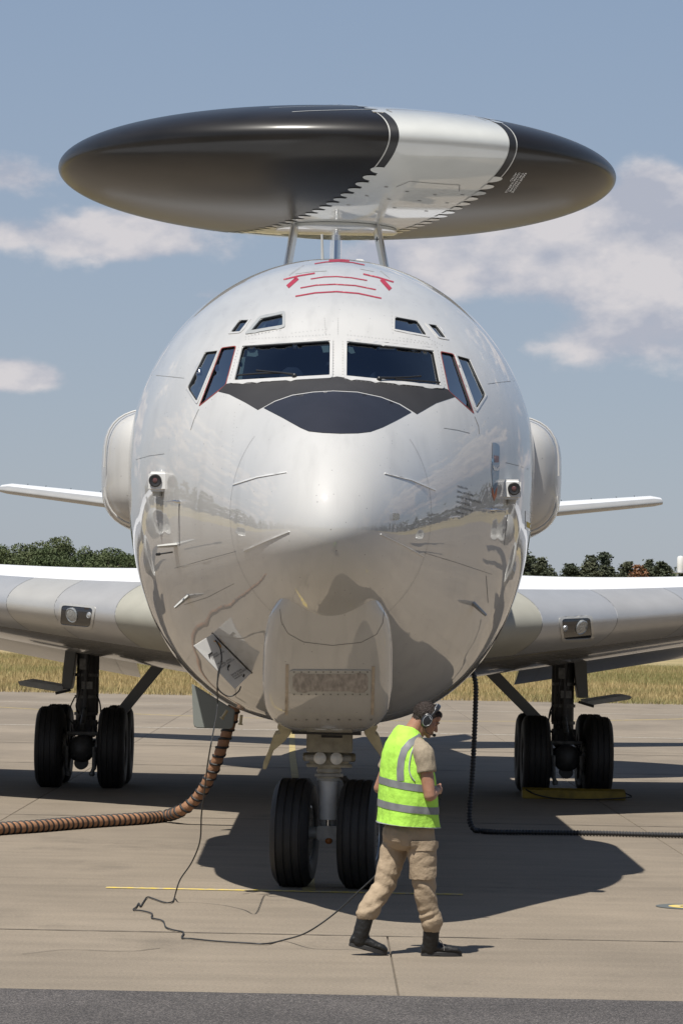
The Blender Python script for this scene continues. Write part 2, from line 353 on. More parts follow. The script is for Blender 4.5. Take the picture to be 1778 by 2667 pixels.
M['joint'] = mat('joint_filler', (.13, .108, .085), .9)
apron = sheet('apron', -400, 400, -205, EDGE_Y, -.022, M['joint'])
GAP = .009
def slab_mesh(w, l):
    h = .024; bm = MB().box((0, 0, -h/2), (w-GAP, l-GAP, h))
    bmx = bmesh.new(); v = [bmx.verts.new(p) for p in bm.v]
    for q in bm.f: bmx.faces.new([v[i] for i in q])
    bmesh.ops.bevel(bmx, geom=[e for e in bmx.edges if all(x.co.z > -.01 for x in e.verts)], offset=.006, segments=1, affect='EDGES')
    me = bmm(bmx); me.materials.append(M['concrete']); return me
SW, SL = 7.74, 5.0
FRONT_Y, ROW0 = 20.98, 25.05
sm_front, sm = slab_mesh(SW, ROW0-FRONT_Y+.4), slab_mesh(SW, SL)
def slab(x, y, me):
    o = bpy.data.objects.new('concrete_slab', me); COL.objects.link(o); o.location = (x, y, 0); o.parent = apron; return o
for i in range(-2, 2): slab(.5 + SW*(i+.5), (FRONT_Y-.4+ROW0)/2, sm_front)
rows = int((EDGE_Y-ROW0)/SL)+1
for r_ in range(rows):
    yc = ROW0 + SL*(r_+.5); half = yc*.125+1.5
    for i in range(-4, 5):
        if abs(SW*i) < half+SW*.5: slab(SW*i, yc, sm)
# the rest of the apron, beyond what the picture can tell apart
rest = MB()
for (x0, x1, y0, y1) in ((-400, -2*SW+.5, FRONT_Y-.4, ROW0), (2*SW+.5, 400, FRONT_Y-.4, ROW0), (-400, 400, -205, -14)):
    rest.add([(x0, y0, -.004), (x1, y0, -.004), (x1, y1, -.004), (x0, y1, -.004)], [(0, 1, 2, 3)])
for r_ in range(rows):
    y0, y1 = ROW0+SL*r_, min(ROW0+SL*(r_+1), EDGE_Y); half = (y0+SL/2)*.125+1.5
    k = max(i for i in range(-4, 5) if abs(SW*i) < half+SW*.5)+.5
    for sgn in (-1, 1):
        xs = sorted((sgn*SW*k, sgn*400)); rest.add([(xs[0], y0, -.004), (xs[1], y0, -.004), (xs[1], y1, -.004), (xs[0], y1, -.004)], [(0, 1, 2, 3)])
tag(rest.build('concrete_field', M['concrete'], apron, smooth=False), kind='stuff')
# asphalt lane in front, its edge a little skewed and ragged
def asphalt():
    rnd = random.Random(2); pts = []
    for i in range(0, 401):
        x = -40+.2*i; pts.append((x, FRONT_Y - .0015*x + rnd.uniform(-.008, .008), .004))
    v = [(-400, 20.9, .004)] + pts + [(400, 20.9, .004), (400, -14, .004), (-400, -14, .004)]
    return tag(obj('asphalt_lane', pymesh(v, [tuple(range(len(v)-1, -1, -1))]), M['asphalt'], None, False), kind='structure')
asphalt()

def stripe(name, path, width, m, z=.005):
    path = [Vector((p[0], p[1], z)) for p in path]; v = []; f = []
    for i, p in enumerate(path):
        t = (path[min(i+1, len(path)-1)]-path[max(i-1, 0)]).normalized(); n = Vector((-t.y, t.x, 0))*width/2; v += [p+n, p-n]
        if i: f.append((2*i-2, 2*i-1, 2*i+1, 2*i))
    o = obj(name, pymesh(v, f), m, apron, False); return o
stripe('yellow_line', [(x, 29.15-.012*x) for x in np.linspace(-1.95, 1.25, 20)], .13, M['line_yellow'])
stripe('yellow_line', [(-.13, 29.3), (-.2, 34), (-.62, 60), (-.8, 75)], .12, M['line_faded'], .0055)
stripe('yellow_line', [(x, 84.5+.075*x*x) for x in np.linspace(-14, 14, 40)], .13, M['line_yellow'])
stripe('white_line', [(-22, 76.2), (22, 73.8)], .16, M['line_white'])
stripe('white_line', [(-22, 98), (22, 96)], .12, M['line_white'])
stripe('drain_slot', [(-22, 64.6), (22, 63.4)], .10, M['joint'], .006)
stripe('drain_slot', [(-22, 66.0), (22, 64.8)], .05, M['joint'], .006)
# sealed transverse joints, ragged
M['seal'] = mat('joint_seal', (.085, .070, .055), .9, var=.5, vscale=7)
def seal(y, w, x0, x1, seed):
    rj = random.Random(seed); v = []; f = []; n = int((x1-x0)/.12)
    for i_ in range(n+1):
        x = x0+.12*i_; c = y+rj.uniform(-.008, .008); h = w*rj.uniform(.25, .6); v += [(x, c-h, .0045), (x, c+h, .0045)]
        if i_: f.append((2*i_-2, 2*i_, 2*i_+1, 2*i_-1))
    return obj('joint_seal', pymesh(v, f), M['seal'], apron, False)
seal(ROW0, .036, -6, 6, 1); seal(ROW0+15, .05, -9, 9, 2); seal(ROW0+30, .07, -12, 12, 3)
# old tyre marks and a long thin crack
M['tyre_mark'] = mat('tyre_mark', (.12, .10, .08), .9, var=.35, vscale=3)
def crack(pts, w, m, seed, z=.0048):
    rj = random.Random(seed); P_ = resample2(spline([Vector((a, b, 0)) for a, b in pts], 6), .08); v = []; f = []
    for i_, q in enumerate(P_):
        t = (P_[min(i_+1, len(P_)-1)]-P_[max(i_-1, 0)]).normalized(); nn = Vector((-t.y, t.x, 0)); c = q+nn*rj.uniform(-.005, .005); h = w*rj.uniform(.15, .5); v += [(c+nn*h)[:2]+(z,), (c-nn*h)[:2]+(z,)]
        if i_: f.append((2*i_-2, 2*i_-1, 2*i_+1, 2*i_))
    return obj('crack', pymesh(v, f), m, apron, False)
def resample2(P, st):
    out = [P[0]]
    for q in P[1:]:
        while (q-out[-1]).length > st: out.append(out[-1]+(q-out[-1]).normalized()*st)
    return out
for k_, pts in enumerate(([(60, 2486), (180, 2474), (330, 2479), (420, 2470)],)):
    crack([gnd(*q)[:2] for q in pts], .014, M['seal'], k_)
g0 = gnd(1772, 2362)
def ring_disc(name, c, r0, r1, m, z):
    n = 40; v = []; f = []
    for k in range(n):
        a = 2*math.pi*k/n; v += [(c.x+r0*math.cos(a), c.y+r0*math.sin(a), z), (c.x+r1*math.cos(a), c.y+r1*math.sin(a), z)]
    for k in range(n): j = (k+1) % n; f.append((2*k, 2*k+1, 2*j+1, 2*j))
    return obj(name, pymesh(v, f), m, apron, False)
ring_disc('grounding_point_ring', g0+Vector((.06, 0, 0)), .07, .17, M['line_yellow'], .006)
ring_disc('grounding_point_collar', g0+Vector((.06, 0, 0)), .17, .28, mat('collar_grey', (.09, .10, .10), .8), .005)
stripe('yellow_line', [gnd(-40, 2180)[:2], gnd(22, 2166)[:2]], .16, M['line_yellow'])

# ------------------------------------------------------------------ the aircraft
NY = 24.9                                         # nose tip distance
BASE = (0, 47, 0)
plane = thing('airplane', 'grey white four engined radar airplane with a black disc radome above its fuselage', 'airplane', BASE)
def su(xs, ys):
    f = pchip([math.sqrt(x) for x in xs], ys); return lambda s: f(math.sqrt(max(s, 0)))
Z0 = 3.13
f_top = su([0, .03, .1, .25, .5, .9, 1.4, 1.95, 2.5, 3.0, 3.9, 4.9, 5.8, 7, 30, 38, 44.5], [Z0, Z0+.135, 3.40, 3.58, 3.77, 4.00, 4.245, 4.46, 4.82, 5.11, 5.44, 5.735, 5.885, 5.94, 5.94, 5.87, 5.4])
f_bot = su([0, .03, .1, .25, .5, .9, 1.4, 2.2, 3, 4, 5, 6, 7.5, 27, 34, 40, 44.5], [Z0, Z0-.12, 2.91, 2.78, 2.65, 2.50, 2.33, 2.07, 1.85, 1.63, 1.50, 1.44, 1.42, 1.42, 2.1, 3.3, 4.3])
f_wid = su([0, .03, .1, .25, .5, .9, 1.4, 2.2, 3, 4, 5, 6, 7.5, 30, 38, 44.5], [0, .125, .225, .35, .485, .64, .81, 1.10, 1.42, 1.73, 1.88, 1.915, 1.92, 1.92, 1.38, .42])
f_zw = su([0, .5, 1.4, 2.2, 3.2, 5, 7, 34, 44.5], [Z0, 3.16, 3.30, 3.45, 3.64, 3.86, 3.94, 3.96, 4.8])
f_nu = su([0, 1.4, 2.2, 3, 4.5, 6, 46], [2.0, 2.05, 2.2, 2.2, 2.05, 2.0, 2.0])
f_nl = su([0, 1.4, 3, 5, 7, 34, 44.5], [2.0, 2.0, 2.1, 2.35, 2.5, 2.4, 2])
def fus(s, th):
    """point of the skin: station s, angle th from the right-hand side, counter-clockwise seen from the front"""
    c, sn = math.cos(th), math.sin(th); w = f_wid(s); zw = f_zw(s)
    if sn >= 0: n = f_nu(s); h = f_top(s)-zw
    else: n = f_nl(s); h = zw-f_bot(s)
    return Vector((w*math.copysign(abs(c)**(2/n), c), NY+s, zw + h*math.copysign(abs(sn)**(2/n), sn)))
def fus_stations():
    ss = [(.0012*k*k*1.0) for k in range(1, 30)]                 # up to ~1 m
    s = ss[-1]
    while s < 8: s += .055; ss.append(s)
    while s < 44.5: s += .45; ss.append(min(s, 44.5))
    return ss
NTH = 168
def build_fuselage():
    rings = []; n = NTH
    for s in fus_stations(): rings.append([fus(s, 2*math.pi*k/n) for k in range(n)])
    v, f = loft(rings, True, False, True); t = len(v); v.append(Vector((0, NY, Z0)))
    for k in range(n): f.append((t, (k+1) % n, k))
    f = [tuple(reversed(q)) for q in f]
    return v, f
FV, FF = build_fuselage()
BVH = BVHTree.FromPolygons(FV, FF)
def hit(px, py, bvh=None):
    loc, nrm, i, d = (bvh or BVH).ray_cast(CPOS, ray(px, py))
    if loc is None: return None, None
    if nrm.dot(ray(px, py)) > 0: nrm = -nrm
    return loc, nrm
def patch(poly, step=8.0, holes=()):
    """pixel polygon -> dense 2-D triangles"""
    def dens(p):
        out = []
        for i in range(len(p)):
            a, b = Vector(p[i]), Vector(p[(i+1) % len(p)]); k = max(1, int((b-a).length/step))
            out += [a+(b-a)*j/k for j in range(k)]
        return out
    vs_ = []; fs = []
    for p in (poly,)+tuple(holes):
        d = dens(p); b = len(vs_); vs_ += d; fs.append(list(range(b, b+len(d))))
    xs = [p.x for p in vs_[:len(fs[0])]]; ys = [p.y for p in vs_[:len(fs[0])]]
    def inside(q, p):
        c = False; j = len(p)-1
        for i in range(len(p)):
            if (p[i][1] > q[1]) != (p[j][1] > q[1]) and q[0] < (p[j][0]-p[i][0])*(q[1]-p[i][1])/(p[j][1]-p[i][1])+p[i][0]: c = not c
            j = i
        return c
    y = min(ys)+step/2
    while y < max(ys):
        x = min(xs)+step/2
        while x < max(xs):
            if inside((x, y), poly) and not any(inside((x, y), h) for h in holes): vs_.append(Vector((x, y)))
            x += step
        y += step
    ed = [(f[i], f[(i+1) % len(f)]) for f in fs for i in range(len(f))]
    rv, re, rf, *_ = delaunay_2d_cdt(vs_, ed, [], 0, 1e-4)
    out = []
    for t in rf:
        c = sum((rv[i] for i in t), Vector((0, 0)))/len(t)
        if inside(c, poly) and not any(inside(c, h) for h in holes): out.append(tuple(t))
    return rv, out
def decal(name, poly, m, parent, off=.003, step=8.0, holes=(), bvh=None, thick=0):
    """a thin skin piece lying on the surface behind a pixel outline"""
    rv, rf = patch(poly, step, holes); v = []; ns = []; ok = {}
    for i, p in enumerate(rv):
        q, n = hit(p.x, p.y, bvh)
        if q is None: continue
        ok[i] = len(v); v.append(q+n*off); ns.append(n)
    f = [tuple(ok[i] for i in t) for t in rf if all(i in ok for i in t)]
    bm = bmesh.new(); bv = [bm.verts.new(p) for p in v]
    for t in f:
        try: bm.faces.new([bv[i] for i in t])
        except ValueError: pass
    for q in [x for x in bm.verts if not x.link_faces]: bm.verts.remove(q)
    bm.normal_update()
    for fc in bm.faces:
        if fc.normal.dot(fc.calc_center_median()-CPOS) > 0: fc.normal_flip()
    if thick:
        g = bmesh.ops.extrude_face_region(bm, geom=bm.faces[:]); vv = [e for e in g['geom'] if isinstance(e, bmesh.types.BMVert)]
        bm.normal_update()
        for x in vv: x.co += x.normal*thick
    o = obj(name, bmm(bm), m, parent)
    if thick: sharp(o, 50)
    return o
def band(pts, w):
    """pixel polyline -> thin pixel polygon"""
    P = [Vector(p) for p in pts]; a = []; b = []
    for i, p in enumerate(P):
        t = (P[min(i+1, len(P)-1)]-P[max(i-1, 0)]).normalized(); n = Vector((-t.y, t.x))*w/2; a.append(tuple(p+n)); b.append(tuple(p-n))
    return a + b[::-1]
def inset(poly, d):
    """shrink (d>0) a convex pixel polygon"""
    n = len(poly); P = [Vector(p) for p in poly]; area = sum(P[i].x*P[(i+1) % n].y-P[(i+1) % n].x*P[i].y for i in range(n)); sg = 1 if area > 0 else -1; L_ = []
    for i in range(n):
        t = (P[(i+1) % n]-P[i]).normalized(); nn = Vector((-t.y, t.x))*sg; L_.append((P[i]+nn*d, t))
    out = []
    for i in range(n):
        (p, r), (q, s_) = L_[i-1], L_[i]; den = r.x*s_.y-r.y*s_.x
        t = ((q-p).x*s_.y-(q-p).y*s_.x)/den; out.append(tuple(p+r*t))
    return out
def rnd_poly(poly, r, k=4):
    out = []; n = len(poly); P = [Vector(p) for p in poly]
    for i in range(n):
        a, b, c = P[i-1], P[i], P[(i+1) % n]; ra = min(r, (a-b).length*.4, (c-b).length*.4)
        p0 = b+(a-b).normalized()*ra; p2 = b+(c-b).normalized()*ra
        for j in range(k+1):
            t = j/k; out.append(tuple(p0*(1-t)**2+b*2*t*(1-t)+p2*t*t))
    return out

WIN = {
 'front': [[(633, 903), (859, 889), (858, 979), (611, 992)], [(903, 891), (1127, 915), (1145, 1005), (902, 981)]],
 'slide': [[(577, 906), (615, 901), (588, 1003), (519, 1058)], [(1146, 915), (1180, 922), (1233, 1077), (1168, 1019)]],
 'aft':   [[(535, 918), (568, 914), (513, 1046), (489, 1010)], [(1189, 927), (1221, 936), (1263, 1029), (1240, 1065)]],
 'brow':  [[(654, 862), (680, 831), (736, 819), (736, 848)], [(1028, 826), (1087, 837), (1111, 874), (1027, 858)]],
 'brow2': [[(601, 866), (624, 835), (648, 834), (625, 864)], [(1114, 845), (1136, 848), (1161, 881), (1143, 878)]],
}
def cut_windows(me):
    """real openings: a pocket behind every pane"""
    fo = bpy.data.objects.new('tmp_f', me); COL.objects.link(fo); me.materials.append(M['paint']); me.materials.append(M['cockpit'])
    cb = MB()
    for k, polys in WIN.items():
        for poly in polys:
            P0 = rnd_poly(poly, 6, 2); P = []
            for i_ in range(len(P0)):
                a_, b_ = Vector(P0[i_]), Vector(P0[(i_+1) % len(P0)]); kk = max(1, int((b_-a_).length/12))
                P += [tuple(a_+(b_-a_)*j_/kk) for j_ in range(kk)]
            H = [hit(*p) for p in P]
            nrm = sum((h[1] for h in H), Vector()).normalized(); dep = .32 if k == 'front' else .14
            fr = [h[0]+nrm*.08 for h in H]; bk = [h[0]-nrm*dep for h in H]; n = len(P)
            cb.add(fr+bk, [tuple(range(n)), tuple(range(2*n-1, n-1, -1))]+[(i, i+n, (i+1) % n+n, (i+1) % n) for i in range(n)])
    co = cb.build('tmp_c', M['cockpit'], smooth=False)
    co.data.materials.clear(); co.data.materials.append(M['paint']); co.data.materials.append(M['cockpit'])
    for p in co.data.polygons: p.material_index = 1
    md = fo.modifiers.new('b', 'BOOLEAN'); md.operation = 'DIFFERENCE'; md.object = co; md.solver = 'EXACT'
    dg = bpy.context.evaluated_depsgraph_get(); dg.update()
    new = bpy.data.meshes.new_from_object(fo.evaluated_get(dg))
    bpy.data.objects.remove(fo); bpy.data.objects.remove(co)
    return new
fm = pymesh(FV, FF)
_b = bmesh.new(); _b.from_mesh(fm); bmesh.ops.recalc_face_normals(_b, faces=_b.faces); _b.to_mesh(fm); _b.free()
fm = cut_windows(fm)
fuselage = obj('fuselage', fm, None, plane); sharp(fuselage, 32)

# panes, frames, seals
for k, polys in WIN.items():
    for side, poly in enumerate(polys):
        rp = rnd_poly(poly, 6, 3)
        w = decal('window', rp, M['glass' if k == 'front' else 'glass_side'], plane, off=-.012, step=14)
        if k == 'slide':
            decal('window_frame', rnd_poly(inset(poly, -.8), 6, 3), M['red_seal'], w, .002, 10, (rnd_poly(inset(poly, 1.2), 5, 3),))
        elif k == 'brow' and side == 0:
            decal('window_frame', rnd_poly(inset(poly, -7), 8, 3), M['grey'], w, .002, 10, (inset(poly, 0),), thick=.006)
        elif k == 'front':
            decal('window_frame', rnd_poly(inset(poly, -8), 8, 3), M['paint'], w, .001, 12, (inset(poly, 0),), thick=.010)
        else:
            decal('window_frame', rnd_poly(inset(poly, -4), 6, 3), M['paint'], w, .001, 10, (inset(poly, 0),), thick=.005)
# pale fittings in the corners of the windscreens and the brow windows, behind the glass
for poly in ([(640, 905), (666, 903), (668, 917), (661, 921), (638, 919)], [(836, 891), (857, 890), (857, 908), (841, 909)], [(626, 922), (634, 922), (623, 985), (612, 988)],
             [(826, 974), (857, 966), (857, 978), (824, 981)], [(905, 893), (919, 895), (926, 910), (915, 912), (904, 904)], [(1103, 915), (1124, 917), (1128, 938), (1106, 931)],
             [(1122, 935), (1130, 938), (1142, 1001), (1136, 1001)], [(1030, 832), (1043, 835), (1042, 858), (1030, 856)], [(672, 850), (690, 829), (684, 850), (664, 862)], [(725, 823), (735, 822), (735, 846), (716, 849)]):
    decal('window_fitting', poly, M['cockpit_trim'], fuselage, off=-.035, step=10)
# black antiglare panel and the dark upper radome
decal('antiglare_panel', [(569, 1020), (590, 1000), (612, 996), (858, 985), (877, 981), (897, 984), (1145, 1008), (1164, 1014), (1183, 1034), (1135, 1050), (1085, 1079), (1076, 1073), (1040, 1051), (992, 1033), (930, 1020), (868, 1017), (815, 1020), (761, 1028), (715, 1044), (685, 1061), (672, 1068), (640, 1049), (597, 1027)], M['antiglare'], plane, .003, 10)
decal('radome_panel', [(687, 1063), (716, 1047), (762, 1031), (815, 1023), (868, 1020), (930, 1023), (991, 1036), (1038, 1054), (1070, 1074), (1030, 1096), (996, 1113), (964, 1125), (931, 1129), (886, 1130), (840, 1128), (804, 1124), (783, 1115), (735, 1088)], M['navy'], plane, .004, 10)
# red walkway and hatch marks on the crown
def c5(x, y): return (680+x/3.92, 560+y/3.92)
for pts, w in (([(230, 660), (390, 622), (548, 596)], 3.6), ([(372, 645), (270, 735)], 10), ([(505, 655), (640, 634), (770, 630), (920, 642), (1080, 670)], 2.6), ([(400, 747), (560, 718), (750, 709), (960, 722), (1170, 764)], 2.9),
               ([(350, 832), (550, 797), (770, 784), (990, 802), (1225, 852)], 3.4), ([(1040, 604), (1190, 638), (1350, 686)], 3.6), ([(1225, 658), (1318, 762)], 10), ([(545, 499), (660, 481), (790, 474), (930, 486), (1055, 512)], 2.4), ([(690, 466), (800, 461), (900, 466)], 3.5)):
    decal('red_marking', band([c5(*p) for p in pts], w), M['red'], fuselage, .003, 6)

def skin_line(pts, w, m=None, off=.0015, name='panel_seam', thick=0): return decal(name, band(pts, w), m or M['seam'], fuselage, off, 12, thick=thick)
for pts in ([(285, 620), (330, 585), (437, 515)], [(350, 602), (500, 582), (670, 572)], [(800, 482), (800, 570)], [(1215, 572), (1310, 648)], [(1010, 552), (1080, 566), (1150, 578)]): skin_line([c5(*q) for q in pts], 1.0)
# radome joint: a ring on the skin
def ring_strip(s, a0, a1, w, m, name, off=.002):
    v = []; f = []; n = 120
    for k in range(n+1):
        th = R(a0+(a1-a0)*k/n); c = Vector((0, 0, f_zw(s)))
        for d in (-w/2, w/2):
            p = fus(s+d, th); q = Vector((p.x, 0, p.z)) - c; v.append(p + q.normalized()*off + Vector((0, -off, 0)))
        if k: f.append((2*k-2, 2*k-1, 2*k+1, 2*k))
    o = obj(name, pymesh(v, f), m, fuselage)
    return o
ring_strip(1.42, 140, 400, .0035, M['seam'], 'radome_joint')
for pts in ([(480, 1575), (540, 1556), (610, 1520)], [(455, 1480), (520, 1462), (615, 1436)], [(1105, 1440), (1190, 1466), (1280, 1496)], [(355, 1197), (390, 1187), (428, 1182)], [(1315, 1205), (1345, 1212), (1375, 1222)], [(1270, 1000), (1300, 996), (1338, 992)], [(365, 975), (410, 978), (480, 985)],
            [(497, 1120), (505, 1095), (518, 1066)], [(1235, 1085), (1245, 1110), (1247, 1130)], [(467, 1310), (468, 1420)], [(1320, 1340), (1312, 1420)], [(690, 1830), (692, 1878)], [(1020, 1830), (1014, 1872)], [(612, 1765), (614, 1815), (640, 1830)], [(1155, 1115), (1190, 1120), (1222, 1128)], [(1265, 1500), (1270, 1570)]):
    skin_line(pts, 1.3)
for pts in ([(608, 1262), (670, 1243), (747, 1230)], [(635, 1434), (695, 1408), (754, 1384)], [(1001, 1233), (1070, 1250), (1133, 1277)], [(990, 1391), (1050, 1420), (1102, 1449)]):
    skin_line(pts, 3.0, M['white'], 0, 'lightning_strip', thick=.007)

# rivet rows round the windscreens
def rivets(rows, r=1.35):
    mb = MB()
    for (x0, y0), (x1, y1), n in rows:
        for k in range(n):
            t = k/(n-1); x, y = x0+(x1-x0)*t, y0+(y1-y0)*t; q, nn = hit(x, y)
            if q is None: continue
            u, w = frame(nn); c = q+nn*.0035; rr = r*q.y/FPX
            b = len(mb.v); mb.v += [c+(u*math.cos(a)+w*math.sin(a))*rr for a in [math.pi*j/3 for j in range(6)]]; mb.f.append(tuple(b+j for j in range(6)))
    return tag(mb.build('rivet_rows', M['seam'], fuselage, smooth=False), kind='stuff')
rivets([((640, 884), (858, 872), 26), ((905, 873), (1132, 898), 26), ((868, 890), (868, 975), 13), ((892, 890), (892, 975), 13), ((1137, 905), (1158, 1002), 12), ((622, 905), (600, 985), 11), ((905, 990), (1150, 1015), 22),
        ((640, 878), (700, 866), 8), ((1118, 884), (1150, 900), 6), ((1040, 880), (1110, 892), 8), ((655, 872), (730, 860), 9), ((845, 830), (848, 870), 8), ((880, 830), (880, 870), 8), ((1020, 815), (1022, 868), 7), ((760, 868), (850, 858), 10)])
rivets([((612, 1075), (600, 1240), 18), ((1140, 1130), (1150, 1260), 15), ((730, 1560), (640, 1450), 14)], 1.0)
# seats and glareshield dimly seen behind the windscreens
SEAT = mat('seat_cover', (.05, .06, .095), .8)
for cx, cy in ((745, 940), (1010, 952)):
    q, n = hit(cx, cy); t = MB(); t.ball(q-n*.2, (.11, .06, .12), 16); t.ball(q-n*.23+Vector((0, 0, -.12)), (.17, .05, .1), 16); t.build('pilot_seat', SEAT, fuselage)
for pts in ([(640, 975), (740, 962), (850, 968)], [(912, 970), (1020, 970), (1130, 992)]):
    P_ = [hit(*p) for p in pts]; MB().tube(spline([a-b*.12 for a, b in P_], 5), .03, 8).build('glareshield', mat('glareshield_grey', (.035, .04, .045), .8), fuselage)
# ------------------------------------------------------------------ rotodome
DC = Vector((0, 52.9, 9.805)); DR, DH = 4.56, .905
BAND_A = R(23.3); BW = .94                          # turned white centre band and its half width
bdir = Vector((math.sin(BAND_A), -math.cos(BAND_A), 0)); bacross = Vector((math.cos(BAND_A), math.sin(BAND_A), 0))
def dome_pt(u, w, up, off=0.0):
    """u across the band, w along it, in metres -> point on the dome's upper or lower skin"""
    q = min(1.0, (u*u+w*w)/DR**2); z = DH*(1-q)**.5*(1 if up else -1)
    p = DC + bacross*u + bdir*w + Vector((0, 0, z))
    if off:
        n = (bacross*u+bdir*w)/DR**2 + Vector((0, 0, z))/DH**2; p = p + n.normalized()*off
    return p
def dome_piece(name, u0, u1, m, off=0.0, nu=24, nw=150, parent=None):
    """closed slice of the lens between two chords"""
    rings = []
    for i in range(nu+1):
        u = u0+(u1-u0)*i/nu; u = max(-DR*.99999, min(DR*.99999, u)); L_ = math.sqrt(DR*DR-u*u); ring = []
        for k in range(nw):
            a = 2*math.pi*k/nw; w = L_*math.cos(a); sg = math.sin(a)
            zz = DH*(L_/DR)*sg
            p = DC + bacross*u + bdir*w + Vector((0, 0, zz))
            if off: p = p + ((bacross*u+bdir*w)/DR**2+Vector((0, 0, zz))/DH**2).normalized()*off
            ring.append(p)
        rings.append(ring)
    v, f = loft(rings)
    bm = bmesh.new(); vv = [bm.verts.new(p) for p in v]
    for q in f: bm.faces.new([vv[i] for i in q])
    bmesh.ops.recalc_face_normals(bm, faces=bm.faces)
    o = obj(name, bmm(bm), m, parent); sharp(o, 60); return o
ucos = lambda: None
dome = dome_piece('rotodome', -BW, BW, M['dome_white'], nu=14, parent=plane)
tag(dome, 'white centre section of the disc radome')
def radome_half(sg):
    # chord slices crowd towards the rim so the edge stays round
    rings = []; n = 60; nw = 150; a0 = math.asin(BW/DR)
    for i in range(n+1):
        t = a0+(math.pi/2-.012-a0)*i/n; u = sg*DR*math.sin(t); L_ = DR*math.cos(t)
        rings.append([DC+bacross*u+bdir*(L_*math.cos(2*math.pi*k/nw))+Vector((0, 0, DH*math.cos(t)*math.sin(2*math.pi*k/nw))) for k in range(nw)])
    v, f = loft(rings); bm = bmesh.new(); vv = [bm.verts.new(p) for p in v]
    for q in f: bm.faces.new([vv[i] for i in q])
    bmesh.ops.recalc_face_normals(bm, faces=bm.faces)
    o = obj('radome', bmm(bm), M['dome_black'], dome); sharp(o, 60); return o
for sg in (-1, 1): radome_half(sg)
# black boots and white pinstripes where band meets radome, at the rim
def dome_strip(name, u0, u1, ang0, ang1, m, off):
    v = []; f = []; n = 50
    for k in range(n+1):
        a = R(ang0+(ang1-ang0)*k/n)
        for j in range(4):
            u = u0+(u1-u0)*j/3; L_ = math.sqrt(DR*DR-u*u); w = L_*math.cos(a); zz = DH*(L_/DR)*math.sin(a)
            p = DC+bacross*u+bdir*w+Vector((0, 0, zz)); v.append(p+((bacross*u+bdir*w)/DR**2+Vector((0, 0, zz))/DH**2).normalized()*off)
        if k:
            for j in range(3): b = 4*(k-1); f.append((b+j, b+j+1, b+5+j, b+4+j))
    return obj(name, pymesh(v, f), m, dome)
for sg in (-1, 1):
    for (a0, a1) in ((-29.5, 29.5), (150.5, 209.5)):
        dome_strip('rim_boot', sg*(BW-.015), sg*(BW+.11), a0, a1, M['black'], .004)
        dome_strip('rim_pinstripe', sg*(BW+.115), sg*(BW+.135), a0, a1, M['lgrey'], .005)
    # scalloped fastening tabs along the joints, upper and lower skin
    tb = MB()
    for up in (0, 1):
        w = 3.85
        while w > -3.9:
            pts = []; n = 10
            for k in range(n+1):
                a = math.pi*k/n; pts.append((sg*(BW-.02+.19*math.sin(a)), w+.10*math.cos(a)))
            top = [dome_pt(u, ww, up, .010) for u, ww in pts]
            b = len(tb.v); tb.v += top; tb.f.append(tuple(b+i for i in (range(n+1) if up == (sg > 0) else range(n, -1, -1))))
            w -= .28
    o = tb.build('fastening_tab_row', M['dome_white'], dome, smooth=False); tag(o, kind='stuff')
# curved pale lines on the upper black skin, panel outlines on the band
def dome_line(name, pts, wid, m, up, off=.005):
    v = []; f = []; P = spline([Vector((a, b, 0)) for a, b in pts], 8)
    for i, p in enumerate(P):
        t = (P[min(i+1, len(P)-1)]-P[max(i-1, 0)]).normalized(); n = Vector((-t.y, t.x, 0))*wid/2
        for q in (p+n, p-n): v.append(dome_pt(q.x, q.y, up, off))
        if i: f.append((2*i-2, 2*i-1, 2*i+1, 2*i))
    return obj(name, pymesh(v, f), m, dome)
dome_line('pale_line', [(-2.25, 3.45), (-1.7, 3.62), (-1.25, 3.68), (-.95, 3.68)], .022, M['lgrey'], 1)
dome_line('pale_line', [(-2.4, 2.9), (-1.8, 3.1), (-1.3, 3.2), (-.95, 3.2)], .018, M['lgrey'], 1)
dome_line('panel_outline', [(-.8, 3.9), (-.72, 3.62), (0, 3.58), (.68, 3.6), (.8, 3.9)], .022, M['seam'], 1)
for a, b in (((-.35, 3.62), (.5, 3.62)), ((.5, 3.62), (.62, 3.35)), ((-.35, 3.62), (-.45, 3.35))): dome_line('panel_outline', [a, ((a[0]+b[0])/2, (a[1]+b[1])/2), b], .012, M['seam'], 0)
for u, w in ((-.6, 3.3), (-.2, 3.2), (.3, 3.15), (.75, 3.2), (-.7, 2.8), (-.3, 2.75), (.2, 2.8), (.7, 2.75), (-.75, 2.2), (.6, 2.2), (0, 2.3)):
    dome_line('fastener', [(u-.03, w), (u, w), (u+.03, w)], .03, M['seam'], 0)
dome_line('scuff', [(-1.1, 3.87), (-1.0, 3.9), (-.95, 3.93)], .10, mat('worn_bare_patch', (.45, .40, .33), .6, var=.6, vscale=30, var_col=(.03, .03, .03)), 1, .007)
# hub plate under the dome
hub = MB()
hub.lathe([(1.0, -.89), (1.0, -.93), (.97, -.94), (.02, -.94)], DC, (0, 0, 1), 60)
hub.build('rotodome_hub', M['dome_white'], dome)
